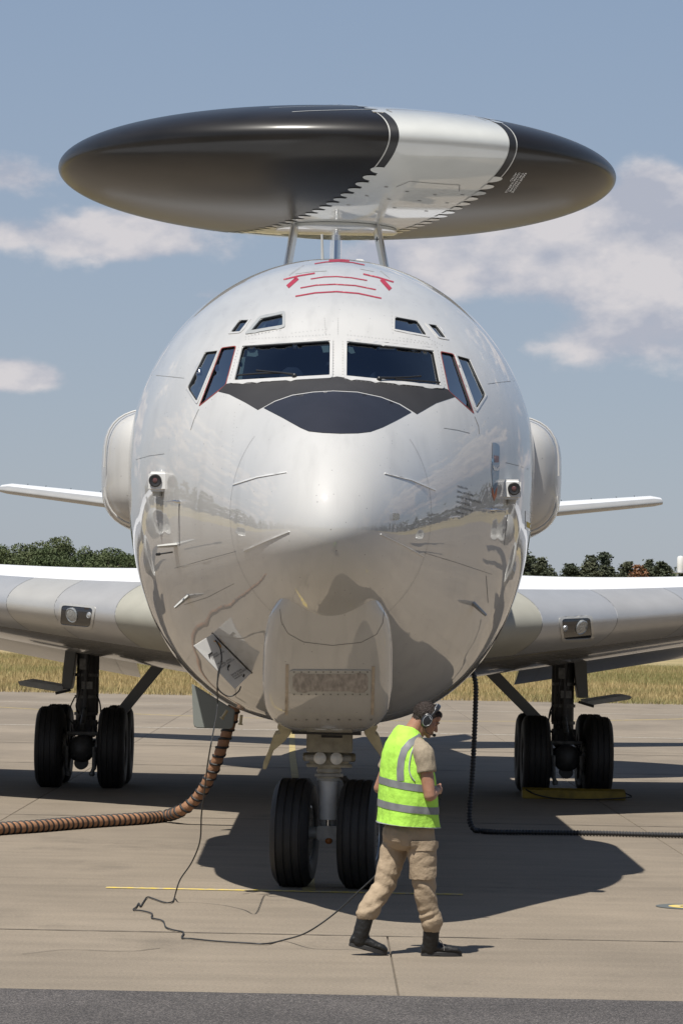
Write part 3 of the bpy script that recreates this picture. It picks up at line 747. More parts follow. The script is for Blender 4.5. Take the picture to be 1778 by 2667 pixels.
# stencil text on the black lower skin
def text_mesh(body, size=1.0, align='LEFT', sp=1.0):
    cu = bpy.data.curves.new('t', 'FONT'); cu.body = body; cu.size = size; cu.align_x = align; cu.space_line = sp; cu.resolution_u = 2
    o = bpy.data.objects.new('t', cu); COL.objects.link(o); dg = bpy.context.evaluated_depsgraph_get(); dg.update()
    me = o.evaluated_get(dg).to_mesh(); v = [x.co.copy() for x in me.vertices]; f = [tuple(p.vertices) for p in me.polygons]
    o.evaluated_get(dg).to_mesh_clear(); bpy.data.objects.remove(o); bpy.data.curves.remove(cu); return v, f
DOMEBVH = None
def dome_bvh():
    rings = []; n = 120
    for i in range(1, 80):
        t = math.pi*i/80; rings.append([DC+Vector((DR*math.sin(t)*math.cos(2*math.pi*k/n), DR*math.sin(t)*math.sin(2*math.pi*k/n), DH*math.cos(t))) for k in range(n)])
    v, f = loft(rings); return BVHTree.FromPolygons(v, f)
DOMEBVH = dome_bvh()
def px_text(name, body, org, ex, ey, size, m, parent, bvh=None, off=.004, sp=1.0):
    """text laid on a surface: org pixel, ex/ey the pixel vectors of the text's own x and y"""
    v, f = text_mesh(body, size, sp=sp); ov = []
    for p in v:
        q, n = hit(org[0]+ex[0]*p.x+ey[0]*p.y, org[1]+ex[1]*p.x+ey[1]*p.y, bvh)
        ov.append(q+n*off if q is not None else Vector((0, 60, 5)))
    return obj(name, pymesh(ov, f), m, parent, False)
px_text('stencil_text', 'RADAR RADOME\nTYPE S RADOME\nLOWER SURFACE\n-ASTRO', (1366, 450), (-.62, .88), (1.0, .06), 7.6, M['text_white'], dome, DOMEBVH, sp=1.05)
# struts
for sg, a, b in ((-1, (770, 578), (742, 730)), (1, (978, 580), (1008, 730))):
    A, B = at(*a, 52.7), at(*b, 52.7); rings = []
    for k in range(9):
        t = k/8; c = A.lerp(B, t); ch = 1.25+.25*t; th = .068
        rings.append([c+Vector((th*math.sin(x)*(1-.35*math.cos(x)*-1 if False else 1), -ch*.5*math.cos(x), 0)) for x in [2*math.pi*j/28 for j in range(28)]])
    st = obj('dome_strut', pymesh(*loft(rings)), M['alu'], plane)
    o = MB()
    ring = rings[1]; c = A.lerp(B, .06)
    o.tube([c+Vector(((p.x-c.x)*1.25, (p.y-c.y)*1.03, 0))-Vector((0, 0, -.03)) for p in rings[1]]+[c+Vector(((rings[1][0].x-c.x)*1.25, (rings[1][0].y-c.y)*1.03, .03))], .012, 6)
    o.build('strut_seal', M['black'], st)
    if sg > 0:
        c = at(981, 623, 52.7-.66); m_ = MB().box(c+Vector((0, -.01, 0)), (.065, .01, .016)).box(c+Vector((0, -.012, 0)), (.016, .01, .075)); m_.build('cross_mark', M['black'], st)
# ------------------------------------------------------------------ fin and tailplane
def slab_surf(secs, n=30):
    """secs: (point LE, chord vector, thickness vector) -> lofted aerofoil"""
    rings = []
    for le, ch, th in secs:
        r = []
        for k in range(n):
            a = 2*math.pi*k/n; x = .5*(1-math.cos(a)); t = (.2969*math.sqrt(x)-.126*x-.3516*x*x+.2843*x**3-.1015*x**4)/.1*.5*(1 if a < math.pi else -1)
            r.append(Vector(le)+Vector(ch)*x+Vector(th)*t)
        rings.append(r)
    return loft(rings)
def part_surf(name, secs, m, parent=plane, n=40):
    v, f = slab_surf(secs, n); mb = MB(); mb.add(v, f); return mb.build(name, m, parent, ang=50)
def le_strip(name, secs, frac, m, parent, off=.004, n=40):
    rings = []
    for le, ch, th in secs:
        r = []
        for k in range(-14, 15):
            x = frac*(k/14)**2; t = (.2969*math.sqrt(x)-.126*x-.3516*x*x+.2843*x**3-.1015*x**4)/.1*.5*(1 if k > 0 else -1)
            d = Vector(th).normalized()*(k/14)*off - Vector(ch).normalized()*off*(1-abs(k)/14)
            r.append(Vector(le)+Vector(ch)*x+Vector(th)*t+d)
        rings.append(r)
    return obj(name, pymesh(*loft(rings, closed=False)), m, parent)
fin_secs = [((0, 59.5, 5.2), (0, 7.3, 0), (.30, 0, 0)), ((0, 61.6, 7.6), (0, 6.0, 0), (.27, 0, 0)), ((0, 66.0, 12.6), (0, 3.3, 0), (.20, 0, 0))]
fin = part_surf('tail_fin', fin_secs, M['paint']); le_strip('fin_leading_edge', fin_secs, .010, M['chrome'], fin)
for sg in (-1, 1):
    inc = R(-6.0); secs = []
    for X, Y, Z, c, t in ((.5, 62.6, 4.36, 4.6, .36), (3.0, 64.6, 4.62, 3.5, .30), (6.75, 67.4, 5.12, 1.95, .20), (6.95, 67.75, 5.15, 1.5, .13)):
        secs.append(((sg*X, Y, Z), (0, c*math.cos(inc), -c*math.sin(inc)), (0, 0, t)))
    tp = part_surf('tailplane', secs, M['wing_top']); le_strip('tailplane_leading_edge', secs, .10, M['le_b'], tp)
    for X in (4.9, 5.55, 6.1, 6.5):
        k = (X-3.0)/3.75; y = 64.6+2.8*k+3.5-1.55*k; z = 4.62+.5*k+(3.5-1.55*k)*.1045
        MB().tube([(sg*X, y-.05, z-.01), (sg*X, y+.12, z+.05)], .008, 5).build('static_wick', M['black'], tp)
# ------------------------------------------------------------------ wings
WS = [  # X, station of LE, chord, z of LE, incidence, thickness ratio
 (1.2, 15.0, 11.2, 2.37, 2.9, .138), (1.9, 15.65, 10.6, 2.43, 2.9, .136), (3.4, 16.9, 9.3, 2.545, 2.9, .130), (5.2, 18.25, 8.1, 2.715, 2.8, .122), (8.0, 20.4, 6.7, 3.0, 2.4, .112), (14, 25.0, 4.9, 3.6, 1.6, .10), (22.1, 31.2, 2.8, 4.5, .5, .09)]
wf = [pchip([w[0] for w in WS], [w[i] for w in WS]) for i in range(6)]
def aerofoil(x, up):
    t = (.2969*math.sqrt(x)-.126*x-.3516*x*x+.2843*x**3-.1036*x**4)/.1*.5
    cam_ = .016*4*x*(1-x)
    return t, cam_
def wing_pt(sg, X, x, up, off=0.0):
    ys, c, z, inc, tc = wf[1](X), wf[2](X), wf[3](X), R(wf[4](X)), wf[5](X)
    t, cm = aerofoil(x, up)
    if not up: t *= .93
    lx = x*c; lz = (cm + (t*tc*(1 if up else -1)))*c
    return Vector((sg*X, NY+ys+lx*math.cos(inc)+lz*math.sin(inc), z-lx*math.sin(inc)+lz*math.cos(inc)))
def chordx(n): return [.5*(1-math.cos(math.pi*k/n)) for k in range(n+1)]
for sg in (-1, 1):
    nx = 40; xs = chordx(nx); X_ = list(np.linspace(1.2, 8, 36))+list(np.linspace(8.6, 22.1, 20)); rings = []
    for X in X_:
        ring = [wing_pt(sg, X, x, False) for x in xs[::-1]] + [wing_pt(sg, X, x, True) for x in xs[1:-1]]
        rings.append(ring)
    v, f = loft(rings); nr = len(rings[0])
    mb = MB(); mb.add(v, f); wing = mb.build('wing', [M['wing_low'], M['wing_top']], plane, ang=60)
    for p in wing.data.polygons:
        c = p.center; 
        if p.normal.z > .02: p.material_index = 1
    # leading edge skin: one panel per bay, proud of the wing
    cuts = [1.2, 2.72, 3.55, 4.22, 5.3, 6.4, 8.0] if sg < 0 else [1.2, 2.72, 3.75, 4.75, 5.6, 6.4, 8.0]
    mats_ = ['le_root', 'le_c', 'le_b', 'le_a', 'le_b', 'le_a'] if sg < 0 else ['le_root', 'le_a', 'le_c', 'le_a', 'le_b', 'le_a']
    for i in range(len(cuts)-1):
        a, b = cuts[i]+.003, cuts[i+1]-.003; rr = []
        for X in np.linspace(a, b, 8):
            r = []
            for k in range(-16, 17):
                x = (.062 if k > 0 else .055)*(k/16)**2; p = wing_pt(sg, max(1.2, X-.62*x*wf[2](X)), x, k > 0)
                n = Vector((0, -1, 0))*max(0, 1-abs(k)/10)+Vector((0, 0, 1 if k > 0 else -1))*min(1, abs(k)/8); r.append(p+n.normalized()*.006)
            rr.append(r)
        o = obj('leading_edge_panel', pymesh(*loft(rr, closed=False)), M[mats_[i]], wing)
        md = None
    # inboard flap, a few degrees down
    rr = []
    for X in np.linspace(2.95, 6.6, 12):
        hinge = wing_pt(sg, X, .83, False); c = wf[2](X)*.20; a = R(11+wf[4](X)); r = []
        for k in range(24):
            q = 2*math.pi*k/24; x = .5*(1-math.cos(q)); t = .07*(math.sqrt(x)*1.3*(1-x))*(1 if q < math.pi else -1)
            r.append(hinge+Vector((0, c*x*math.cos(a)+c*t*math.sin(a), -c*x*math.sin(a)+c*t*math.cos(a)+.03)))
        rr.append(r)
    mb = MB(); mb.add(*loft(rr)); mb.build('inboard_flap', M['wing_low'], wing, ang=60)
# BVH of both wings' leading edges, for the lights
def wing_bvh():
    V_ = []; F_ = []
    for sg in (-1, 1):
        rr = []
        for X in np.linspace(1.5, 7, 40):
            r = []
            for k in range(-20, 21):
                x = .09*(k/20)**2; p = wing_pt(sg, X, x, k > 0); n = Vector((0, -1, 0))*max(0, 1-abs(k)/12)+Vector((0, 0, 1 if k > 0 else -1))*min(1, abs(k)/10); r.append(p+n.normalized()*.006)
            rr.append(r)
        v, f = loft(rr, closed=False); b = len(V_); V_ += v; F_ += [tuple(b+i for i in q) for q in f]
    return BVHTree.FromPolygons(V_, F_)
WBVH = wing_bvh()
wings = [o for o in plane.children if o.name.startswith('wing')]
wl = [o for o in wings if o.name.split('.')[0] == 'wing']
M['lamp_dark'] = mat('lamp_well_dark', (.012, .013, .016), .06, coat=1)
for wg, poly, big, small in ((wl[0], [(162, 1576), (244, 1584), (236, 1633), (158, 1626)], (188, 1602, 20), (233, 1602, 8)), (wl[1], [(1460, 1612), (1535, 1609), (1540, 1662), (1467, 1666)], (1513, 1634, 20), (1470, 1636, 8))):
    lt = decal('landing_light', rnd_poly(poly, 9, 4), M['lamp_dark'], wg, .003, 8, bvh=WBVH)
    decal('light_frame', rnd_poly(inset(poly, -6), 10, 4), M['le_b'], wg, .002, 8, (rnd_poly(inset(poly, .5), 9, 4),), bvh=WBVH, thick=.008)
    for cx, cy, r in (big, small):
        q, n = hit(cx, cy, WBVH); rad = r/203
        mb = MB(); mb.lathe([(rad, -.02), (rad, .012), (rad*.92, .018), (rad*.86, .012), (rad*.5, .02), (.004, .023)], q, n, 28)
        mb.build('lamp', M['lamp_glass'] if r > 10 else M['rim'], wg)
# inboard engines on their pylons
for sg in (-1, 1):
    for X, cy in ((8.35, 43.0), (14.2, 46.9)):
        zc = 1.75+(X-8.35)*.105; e = MB()
        e.lathe([(.55, .25), (.62, .05), (.70, 0), (.77, .06), (.83, .35), (.84, 1.2), (.78, 2.2), (.66, 2.25), (.60, 3.3), (.42, 4.4), (.36, 4.9), (.30, 4.9), (.02, 4.6)], (sg*X, cy, zc), (0, 1, 0), 40)
        en = e.build('engine_nacelle', M['lgrey'], plane, ang=50)
        MB().lathe([(.56, .3), (.3, .28), (.12, .15), (.02, .02)], (sg*X, cy, zc), (0, 1, 0), 30).build('engine_fan', M['gear_dark'], en)
        part_surf('engine_pylon', [((sg*X, cy+1.0, zc+.7), (0, 3.4, 0), (.22, 0, 0)), ((sg*X, cy+2.6, zc+1.45), (0, 3.2, 0), (.26, 0, 0))], M['lgrey'], en)
# ------------------------------------------------------------------ side pods, chin fairing, small fittings
def side_pod(sg):
    rings = []; n = 40
    for i in range(41):
        t = i/40; s = 5.15+5.6*t
        g = min(1, t/.16); g = math.sqrt(max(0, 1-(1-g)**2)); e = min(1, (1-t)/.25); e = math.sqrt(max(0, 1-(1-e)**2)); k = g*e
        xo = 1.72+(.47+.05*t)*k; hz = .28+.32*k; zc = 3.845; r = []
        for j in range(n):
            a = 2*math.pi*j/n; c, sn = math.cos(a), math.sin(a); ex = 2/3.4
            x = 1.45+(xo-1.45)*math.copysign(abs(c)**ex, c); z = zc+hz*math.copysign(abs(sn)**ex, sn)
            if c < 0: x = 1.45-.2*abs(c)**ex
            r.append(Vector((sg*x, NY+s, z)))
        rings.append(r)
    mb = MB(); mb.add(*loft(rings)); o = mb.build('side_pod', M['pod'], plane, ang=60)
    # flange where the pod meets the skin
    v = []; f = []
    k = 3; rr = rings[k]; c = Vector((sg*1.6, NY+5.15+5.6*k/40, 3.845))
    mb = MB(); pts = [c+Vector(((p.x-c.x)*1.03, -.03, (p.z-c.z)*1.03)) for p in rr if abs(p.x) > 1.5]
    mb.tube(pts, .010, 6).build('pod_flange', M['paint'], o)
    px = [(286, 1105), (283, 1140), (279, 1180), (277, 1220), (277, 1260), (281, 1300)] if sg < 0 else [(1421, 1172), (1422, 1201), (1422, 1228), (1423, 1260)]
    rv = MB()
    for x, y in px: rv.ball(at(x+ (30 if sg<0 else 0), y, NY+5.6), .012, 8)
    return o
for sg in (-1, 1): side_pod(sg)
def chin():
    fr = pchip([1.46, 1.51, 1.57, 1.64, 1.72, 1.85, 2.0, 2.2, 2.36, 2.5, 2.62], [3.4, 2.75, 2.45, 2.22, 2.02, 1.78, 1.58, 1.32, 1.12, .96, .84])
    hw = pchip([1.46, 1.51, 1.59, 1.72, 1.9, 2.2, 2.45, 2.62], [.30, .38, .47, .525, .54, .53, .49, .40])
    rings = []; n = 30
    for z in np.linspace(2.62, 1.46, 60):
        z = float(z); r = []; f0 = fr(z); h = hw(z)
        for k in range(n+1):
            a = -math.pi/2+math.pi*k/n; c, s_ = math.cos(a), math.sin(a); ex = 2/4.2
            r.append(Vector((h*math.copysign(abs(s_)**ex, s_), NY+f0+.55*(1-abs(c)**ex), z)))
        r.append(Vector((h, NY+4.3, z))); r.insert(0, Vector((-h, NY+4.3, z))); rings.append(r)
    mb = MB(); mb.add(*loft(rings)); o = mb.build('chin_fairing', M['paint'], plane, ang=60)
    v, f = loft(rings); return o, BVHTree.FromPolygons(v, f)
chinf, CBVH = chin()
M['bare_strip'] = mat('bare_strip_beige', (.42, .36, .29), .5, var=.2, vscale=8)
decal('access_panel', rnd_poly([(755, 1744), (966, 1744), (964, 1810), (757, 1807)], 8, 4), M['lgrey'], chinf, .003, 12, bvh=CBVH, thick=.006)
decal('antenna_window', [(762, 1762), (770, 1752), (790, 1750), (800, 1753), (920, 1753), (930, 1750), (952, 1752), (958, 1762), (957, 1792), (948, 1801), (925, 1802), (912, 1798), (805, 1798), (796, 1802), (775, 1800), (763, 1791)],
      mat('bare_worn_panel', (.33, .305, .285), .55, var=.35, vscale=14, stretch=(2.5, 1, .35)), chinf, .011, 10, bvh=CBVH)
for x in range(766, 962, 19):
    for y in (1748, 1806): decal('screw', rnd_poly([(x-2.2, y-2), (x+2.2, y-2), (x+2.2, y+2), (x-2.2, y+2)], 1.5, 2), M['seam'], chinf, .010, 5, bvh=CBVH)
for pts in ([(748, 1730), (746, 1862)], [(972, 1735), (969, 1862)]): decal('bare_strip', band(pts, 8), M['bare_strip'], chinf, .003, 12, bvh=CBVH)
decal('lid_joint', band([(729, 1586), (733, 1620), (750, 1650), (790, 1672), (865, 1681), (940, 1673), (980, 1652), (996, 1622), (1000, 1588)], 1.2), M['seam'], chinf, .002, 8, bvh=CBVH)
for x in range(770, 970, 28): decal('screw', rnd_poly([(x-3, 1872), (x+3, 1872), (x+3, 1876), (x-3, 1876)], 1.5, 2), M['seam'], chinf, .002, 5, bvh=CBVH)

def fitting(px, py, off=0.0):
    q, n = hit(px, py); return q+n*off, n
# small turret cameras on both cheeks
for px, py, lensoff in ((412, 1256, (-6, 0)), (1330, 1277, (4, 0))):
    q, n = fitting(px, py); sg = -1 if px < 862 else 1
    c = q + Vector((0, -.10, 0)); mb = MB(); mb.box(c+Vector((-sg*.02, 0, 0)), (.19, .20, .175)); tc_ = mb.build('turret_camera', M['white'], plane, bevel=.022, seg=3)
    lc = c+Vector((sg*.014, -.1, .005))
    MB().lathe([(.055, 0), (.056, .012), (.048, .02), (.03, .016), (.002, .014)], lc, (0, -1, 0), 28).build('camera_ring', M['black'], tc_)
    MB().ball(lc+Vector((0, -.014, 0)), (.022, .01, .024), 14).build('lens', mat('lens_red', (.09, .04, .038), .08, coat=1), tc_)
    mb = MB(); mb.cyl(c+Vector((0, 0, -.075)), c+Vector((0, 0, -.125)), .045, .038, 18); mb.build('camera_foot', M['lgrey'], tc_)
    mb = MB(); mb.tube(spline([c+Vector((-sg*.03, 0, .08)), c+Vector((-sg*.05, .01, .12)), c+Vector((-sg*.09, .03, .13)), c+Vector((-sg*.12, .06, .10))], 5), .008, 6); mb.build('camera_cable', M['white'], tc_)
# angle-of-attack vanes
for px, py in ((468, 1307), (1278, 1328)):
    q, n = fitting(px, py); sg = -1 if px < 862 else 1; c = q+n*.04; mb = MB()
    mb.cyl(q-n*.02, c, .022, .012, 14); mb.tube([c+Vector((-.1, 0, 0)), c+Vector((-.03, 0, .003)), c+Vector((0, 0, .005)), c+Vector((.03, 0, .003)), c+Vector((.1, 0, 0))], [.001, .006, .012, .006, .001], 10)
    mb.build('vane_probe', M['chrome'], plane)
# pitot mast with its dark tube, and drain masts
def mast(px, py, ln, m, tilt=(0, 0, -1), name='probe_mast'):
    q, n = fitting(px, py); sg = -1 if px < 862 else 1
    a = q-n*.02; d = (n*.9+Vector(tilt)*.35).normalized(); b = q+d*ln; rr = []
    for t, ch, th in ((0, .13, .02), (.6, .11, .017), (1, .085, .012)):
        c = a.lerp(b, t); u = Vector((0, 1, 0)); w = d.cross(u).normalized(); rr.append([c+u*(.5*ch*math.cos(x))+w*(th*math.sin(x)) for x in [2*math.pi*j/16 for j in range(16)]])
    mb = MB(); mb.add(*loft(rr)); return mb.build(name, m, plane), b
pm, b = mast(457, 1420, .16, M['lgrey'], (0, 0, .3))
t0 = at(449, 1438, b.y-.02); t1 = at(409, 1444, b.y-.30)
MB().tube([t0, t0.lerp(t1, .8), t0.lerp(t1, .82), t1], [.007, .006, .013, .012], 12).build('pitot_tube', M['black'], pm)
mast(488, 1553, .15, M['lgrey']); mast(1234, 1572, .15, M['gear'])
q, n = fitting(1025, 1346); MB().box(q+n*.012, (.07, .03, .055)).build('static_port_cover', M['chrome'], plane, bevel=.008)
# crown antennas
a_ = at(838, 610, 34.0); b_ = at(840.5, 676, 34.0)
MB().tube([a_, a_.lerp(b_, .1), b_+Vector((0, 0, -.08))], [.016, .013, .018], 10).build('whip_antenna', M['lgrey'], plane)
MB().box(at(936, 678, 31.5)+Vector((0, 0, -.02)), (.085, .2, .045)).build('beacon', M['white'], plane, bevel=.01)
# squadron shield on the left cheek (as the crew sees it), stencils, door reminder
sh = [(1281, 1153), (1289, 1153), (1297, 1158), (1300, 1165), (1299, 1205), (1298, 1240), (1294, 1262), (1285, 1288), (1281, 1262), (1279, 1230), (1280, 1190)]
shield = decal('squadron_shield', sh, mat('shield_blue', (.11, .19, .28), .4, coat=.6), plane, .003, 8)
decal('shield_tip', [(1278, 1268), (1282, 1276), (1285, 1290), (1289, 1276), (1293, 1268), (1291, 1290), (1285, 1305), (1280, 1290)], mat('shield_orange', (.45, .13, .05), .45), shield, .005, 5)
for poly in ([(1281, 1209), (1287, 1221), (1286, 1226), (1283, 1222)], [(1299, 1214), (1290, 1221), (1291, 1227), (1297, 1224)], [(1286, 1217), (1291, 1217), (1290, 1226), (1287, 1226)]): decal('shield_wing', poly, M['text_white'], shield, .006, 4)
decal('shield_device', [(1285, 1186), (1297, 1188), (1297, 1204), (1286, 1205)], mat('shield_device', (.25, .16, .17), .5), shield, .005, 5)
px_text('stencil_text', 'MODEL E-3A\nSERIAL NO. 79-0443\nSERVICE THIS AIRCRAFT WITH\nGRADE JP-8 FUEL\nF.S. 12 GRADE F-40 JP\nSERIAL NO. 21', (1190, 1269), (.62, .16), (.08, -1.0), 7.6, M['ink'], plane, sp=1.75)
decal('door_reminder', rnd_poly([(1367, 1329), (1389, 1344), (1382, 1386), (1366, 1378)], 4, 3), M['white'], plane, .003, 8)
decal('door_reminder_mark', [(1369, 1358), (1386, 1366), (1382, 1379), (1369, 1372)], M['yellow'], plane, .005, 6)
# service interphone door, hinged open
HA, HB = hit(556, 1650)[0], hit(656, 1752)[0]
nn = hit(600, 1705)[1]
def far_corner(px, py, base, out):
    d = ray(px, py); y = base.y-out; return CPOS+d*(y/d.y)
CA, CB = far_corner(504, 1682, HA, .10), far_corner(612, 1795, HB, .10)
dn = (HB-HA).cross(CA-HA).normalized()
if dn.y > 0: dn = -dn
mb = MB(); mb.prism([HA, HB, CB, CA], -dn*.008); sdoor = mb.build('interphone_door', M['white'], plane, bevel=.003)
def door_uv(u, v, off=.002): return HA.lerp(CA, u).lerp(HB.lerp(CB, u), v)+dn*off
def door_text(body, u, v, size):
    tv, tf = text_mesh(body, size); ex = (HA-CA).normalized(); ey = (CA-CB).normalized(); o_ = door_uv(u, v)
    return obj('door_lettering', pymesh([o_+ex*p.x+ey*p.y for p in tv], tf), M['ink'], sdoor, False)
door_text('SERVICE\nINTERPHONE', .80, .33, .022); door_text('NOSE\nWHEEL WELL\nLIGHT SWITCH', .80, .50, .022); door_text('NOSE GEAR\nDOOR RELEASE\nHANDLE', .72, .80, .022)
mb = MB()
for (u0, v0, u1, v1) in ((.82, .26, .62, .255), (.86, .30, .80, .27), (.60, .63, .44, .61), (.66, .67, .60, .64), (.40, .93, .28, .91)):
    a, b = door_uv(u0, v0), door_uv(u1, v1); mb.prism([a+dn*.0005, b+dn*.0005, b+dn*.0005+(HB-HA).normalized()*.016, a+dn*.0005+(HB-HA).normalized()*.016], dn*.001)
mb.build('pointing_hand_mark', M['ink'], sdoor, smooth=False)
pa = [door_uv(.22, .12, .003), door_uv(.16, .16, .003), door_uv(.15, .24, .003), door_uv(.21, .29, .003)]
MB().tube(spline(pa, 5), .005, 6).build('handset_mark', mat('handset_orange', (.6, .30, .06), .5), sdoor)
# the dark opening behind the hinge line
decal('door_opening', band([(552, 1648), (657, 1754)], 3.5), M['black'], sdoor, .002, 8)

# ------------------------------------------------------------------ nose gear
NGY = 29.7; NGX = .03
M['taxi_glass'] = mat('taxi_lamp_glass', (.72, .74, .74), .2, coat=1)
ng = MB()
ng.box((NGX, NGY, 1.36), (.42, .42, .24)); ng.box((NGX, NGY+.05, 1.18), (.36, .3, .16)); ng.cyl((NGX-.24, NGY-.02, 1.19), (NGX+.24, NGY-.02, 1.19), .04); ng.box((NGX, NGY-.02, 1.115), (.42, .2, .03))
ng.cyl((NGX, NGY, 1.5), (NGX, NGY, .98), .105, .105, 28)
ngo = ng.build('nose_gear', mat('gear_olive_grey', (.38, .36, .29), .45, var=.3, vscale=10), plane, bevel=.008)
MB().cyl((NGX, NGY, 1.0), (NGX, NGY, .62), .092, .088, 30).build('shock_strut', M['piston'], ngo)
mb = MB()
for z, r in ((1.07, .115), (1.03, .12), (.985, .108)): mb.cyl((NGX, NGY, z-.012), (NGX, NGY, z+.012), r, r, 28)
mb.cyl((NGX-.13, NGY-.1, 1.03), (NGX+.13, NGY-.1, 1.03), .018, .018, 10); mb.build('strut_collars', M['gear'], ngo)
for sx in (-1, 1):
    tl = MB(); c = Vector((NGX+sx*.075-.01, NGY-.2, 1.185)); tl.lathe([(.045, .12), (.057, .05), (.06, .012), (.054, 0), (.03, -.012), (.002, -.016)], c, (0, 1, 0), 28); tl.build('taxi_light', M['taxi_glass'], ngo)
    tl = MB(); tl.cyl(c+Vector((sx*.05, .06, 0)), c+Vector((sx*.13, .08, 0)), .035, .03, 14); tl.build('light_bracket', M['gear'], ngo)
MB().cyl((NGX, NGY-.06, .64), (NGX, NGY-.06, .5), .02, .02, 12).build('chrome_rod', M['chrome'], ngo)
mb = MB(); mb.cyl((NGX, NGY+.02, .64), (NGX, NGY+.02, .5), .075, .075, 20); mb.box((NGX, NGY-.02, .5), (.20, .17, .13)); mb.cyl((NGX-.4, NGY, .497), (NGX+.4, NGY, .497), .055, .055, 20); mb.box((NGX, NGY-.1, .545), (.075, .05, .04)); mb.build('axle_block', M['gear'], ngo, bevel=.01)
MB().ball((NGX+.01, NGY-.1, .43), (.035, .03, .03), 12).build('tow_fitting', mat('tow_orange', (.30, .10, .02), .5), ngo)
mb = MB(); mb.tube(spline([(NGX+.1, NGY-.02, 1.02), (NGX+.2, NGY, .95), (NGX+.19, NGY+.02, .82), (NGX+.13, NGY+.05, .74)], 6), .018, 8); mb.tube([(NGX+.14, NGY+.12, 1.0), (NGX+.22, NGY+.22, .8), (NGX+.12, NGY+.12, .56)], .028, 8); mb.build('torque_link', M['gear_dark'], ngo)
MB().box((NGX+.02, NGY-.213, 1.385), (.19, .004, .022)).build('data_plate', M['black'], ngo)
def tyre_prof(R_, w, rim, grooves=4):
    h = w/2; P = [(rim, -h*.78), (rim+.03, -h*.9), (rim+(R_-rim)*.45, -h), (rim+(R_-rim)*.72, -h*.97), (R_-.035, -h*.84), (R_-.012, -h*.7)]
    for g in range(grooves):
        t = (-.6+1.2*g/(grooves-1))*h; P += [(R_-.002+.0*t, t-.010), (R_-.012, t-.006), (R_-.012, t+.006), (R_-.002, t+.010)]
    P += [(R_-.012, h*.7), (R_-.035, h*.84), (rim+(R_-rim)*.72, h*.97), (rim+(R_-rim)*.45, h), (rim+.03, h*.9), (rim, h*.78)]
    return P
def wheel(c, R_, w, rim, parent, axis=(1, 0, 0), dark=False):
    mb = MB(); mb.lathe(tyre_prof(R_, w, rim), c, axis, 64); ty = mb.build('tyre', M['rubber'], parent, ang=28)
    # tyre sits flat on the ground
    for v in ty.data.vertices:
        if v.co.z < .012: v.co.z = .012*.35
    h = w/2; mb = MB(); mb.lathe([(rim+.005, -h*.78), (rim-.02, -h*.82), (rim-.04, -h*.6), (rim*.55, -h*.42), (rim*.35, -h*.5), (.05, -h*.66), (.05, h*.66), (rim*.35, h*.5), (rim*.55, h*.42), (rim-.04, h*.6), (rim-.02, h*.82), (rim+.005, h*.78)], c, axis, 40)
    mb.build('rim', M['gear_dark'] if dark else M['rim'], parent, ang=30)
ax = Vector((math.cos(R(-7.5)), math.sin(R(-7.5)), 0))
for sx in (-1, 1): wheel(Vector((NGX, NGY, .497))+ax*(.305*sx), .497, .355, .25, ngo, ax)
# nose gear doors: plates along the well, seen edge-on
for poly, name in (([(727, 1868), (747, 1872), (760, 1897), (758, 1910), (740, 1932), (712, 1955), (702, 1980), (693, 2004), (684, 2003), (686, 1985), (699, 1955), (712, 1915), (731, 1910), (722, 1895)], 'nose_gear_door'),
                   ([(975, 1866), (957, 1873), (946, 1899), (950, 1913), (970, 1942), (988, 1966), (1000, 1990), (1009, 2012), (1018, 2008), (1012, 1985), (998, 1950), (988, 1918), (975, 1911), (983, 1893)], 'nose_gear_door')):
    P = [at(x, y, 29.0) for x, y in poly]; mb = MB(); mb.prism(P, (0, 1.3, 0)); mb.build(name, M['tan'], plane, bevel=.004, smooth=False)
mb = MB(); mb.box((0, 30.2, 1.50), (.62, 2.6, .16)); mb.build('nose_gear_bay', M['black'], plane)
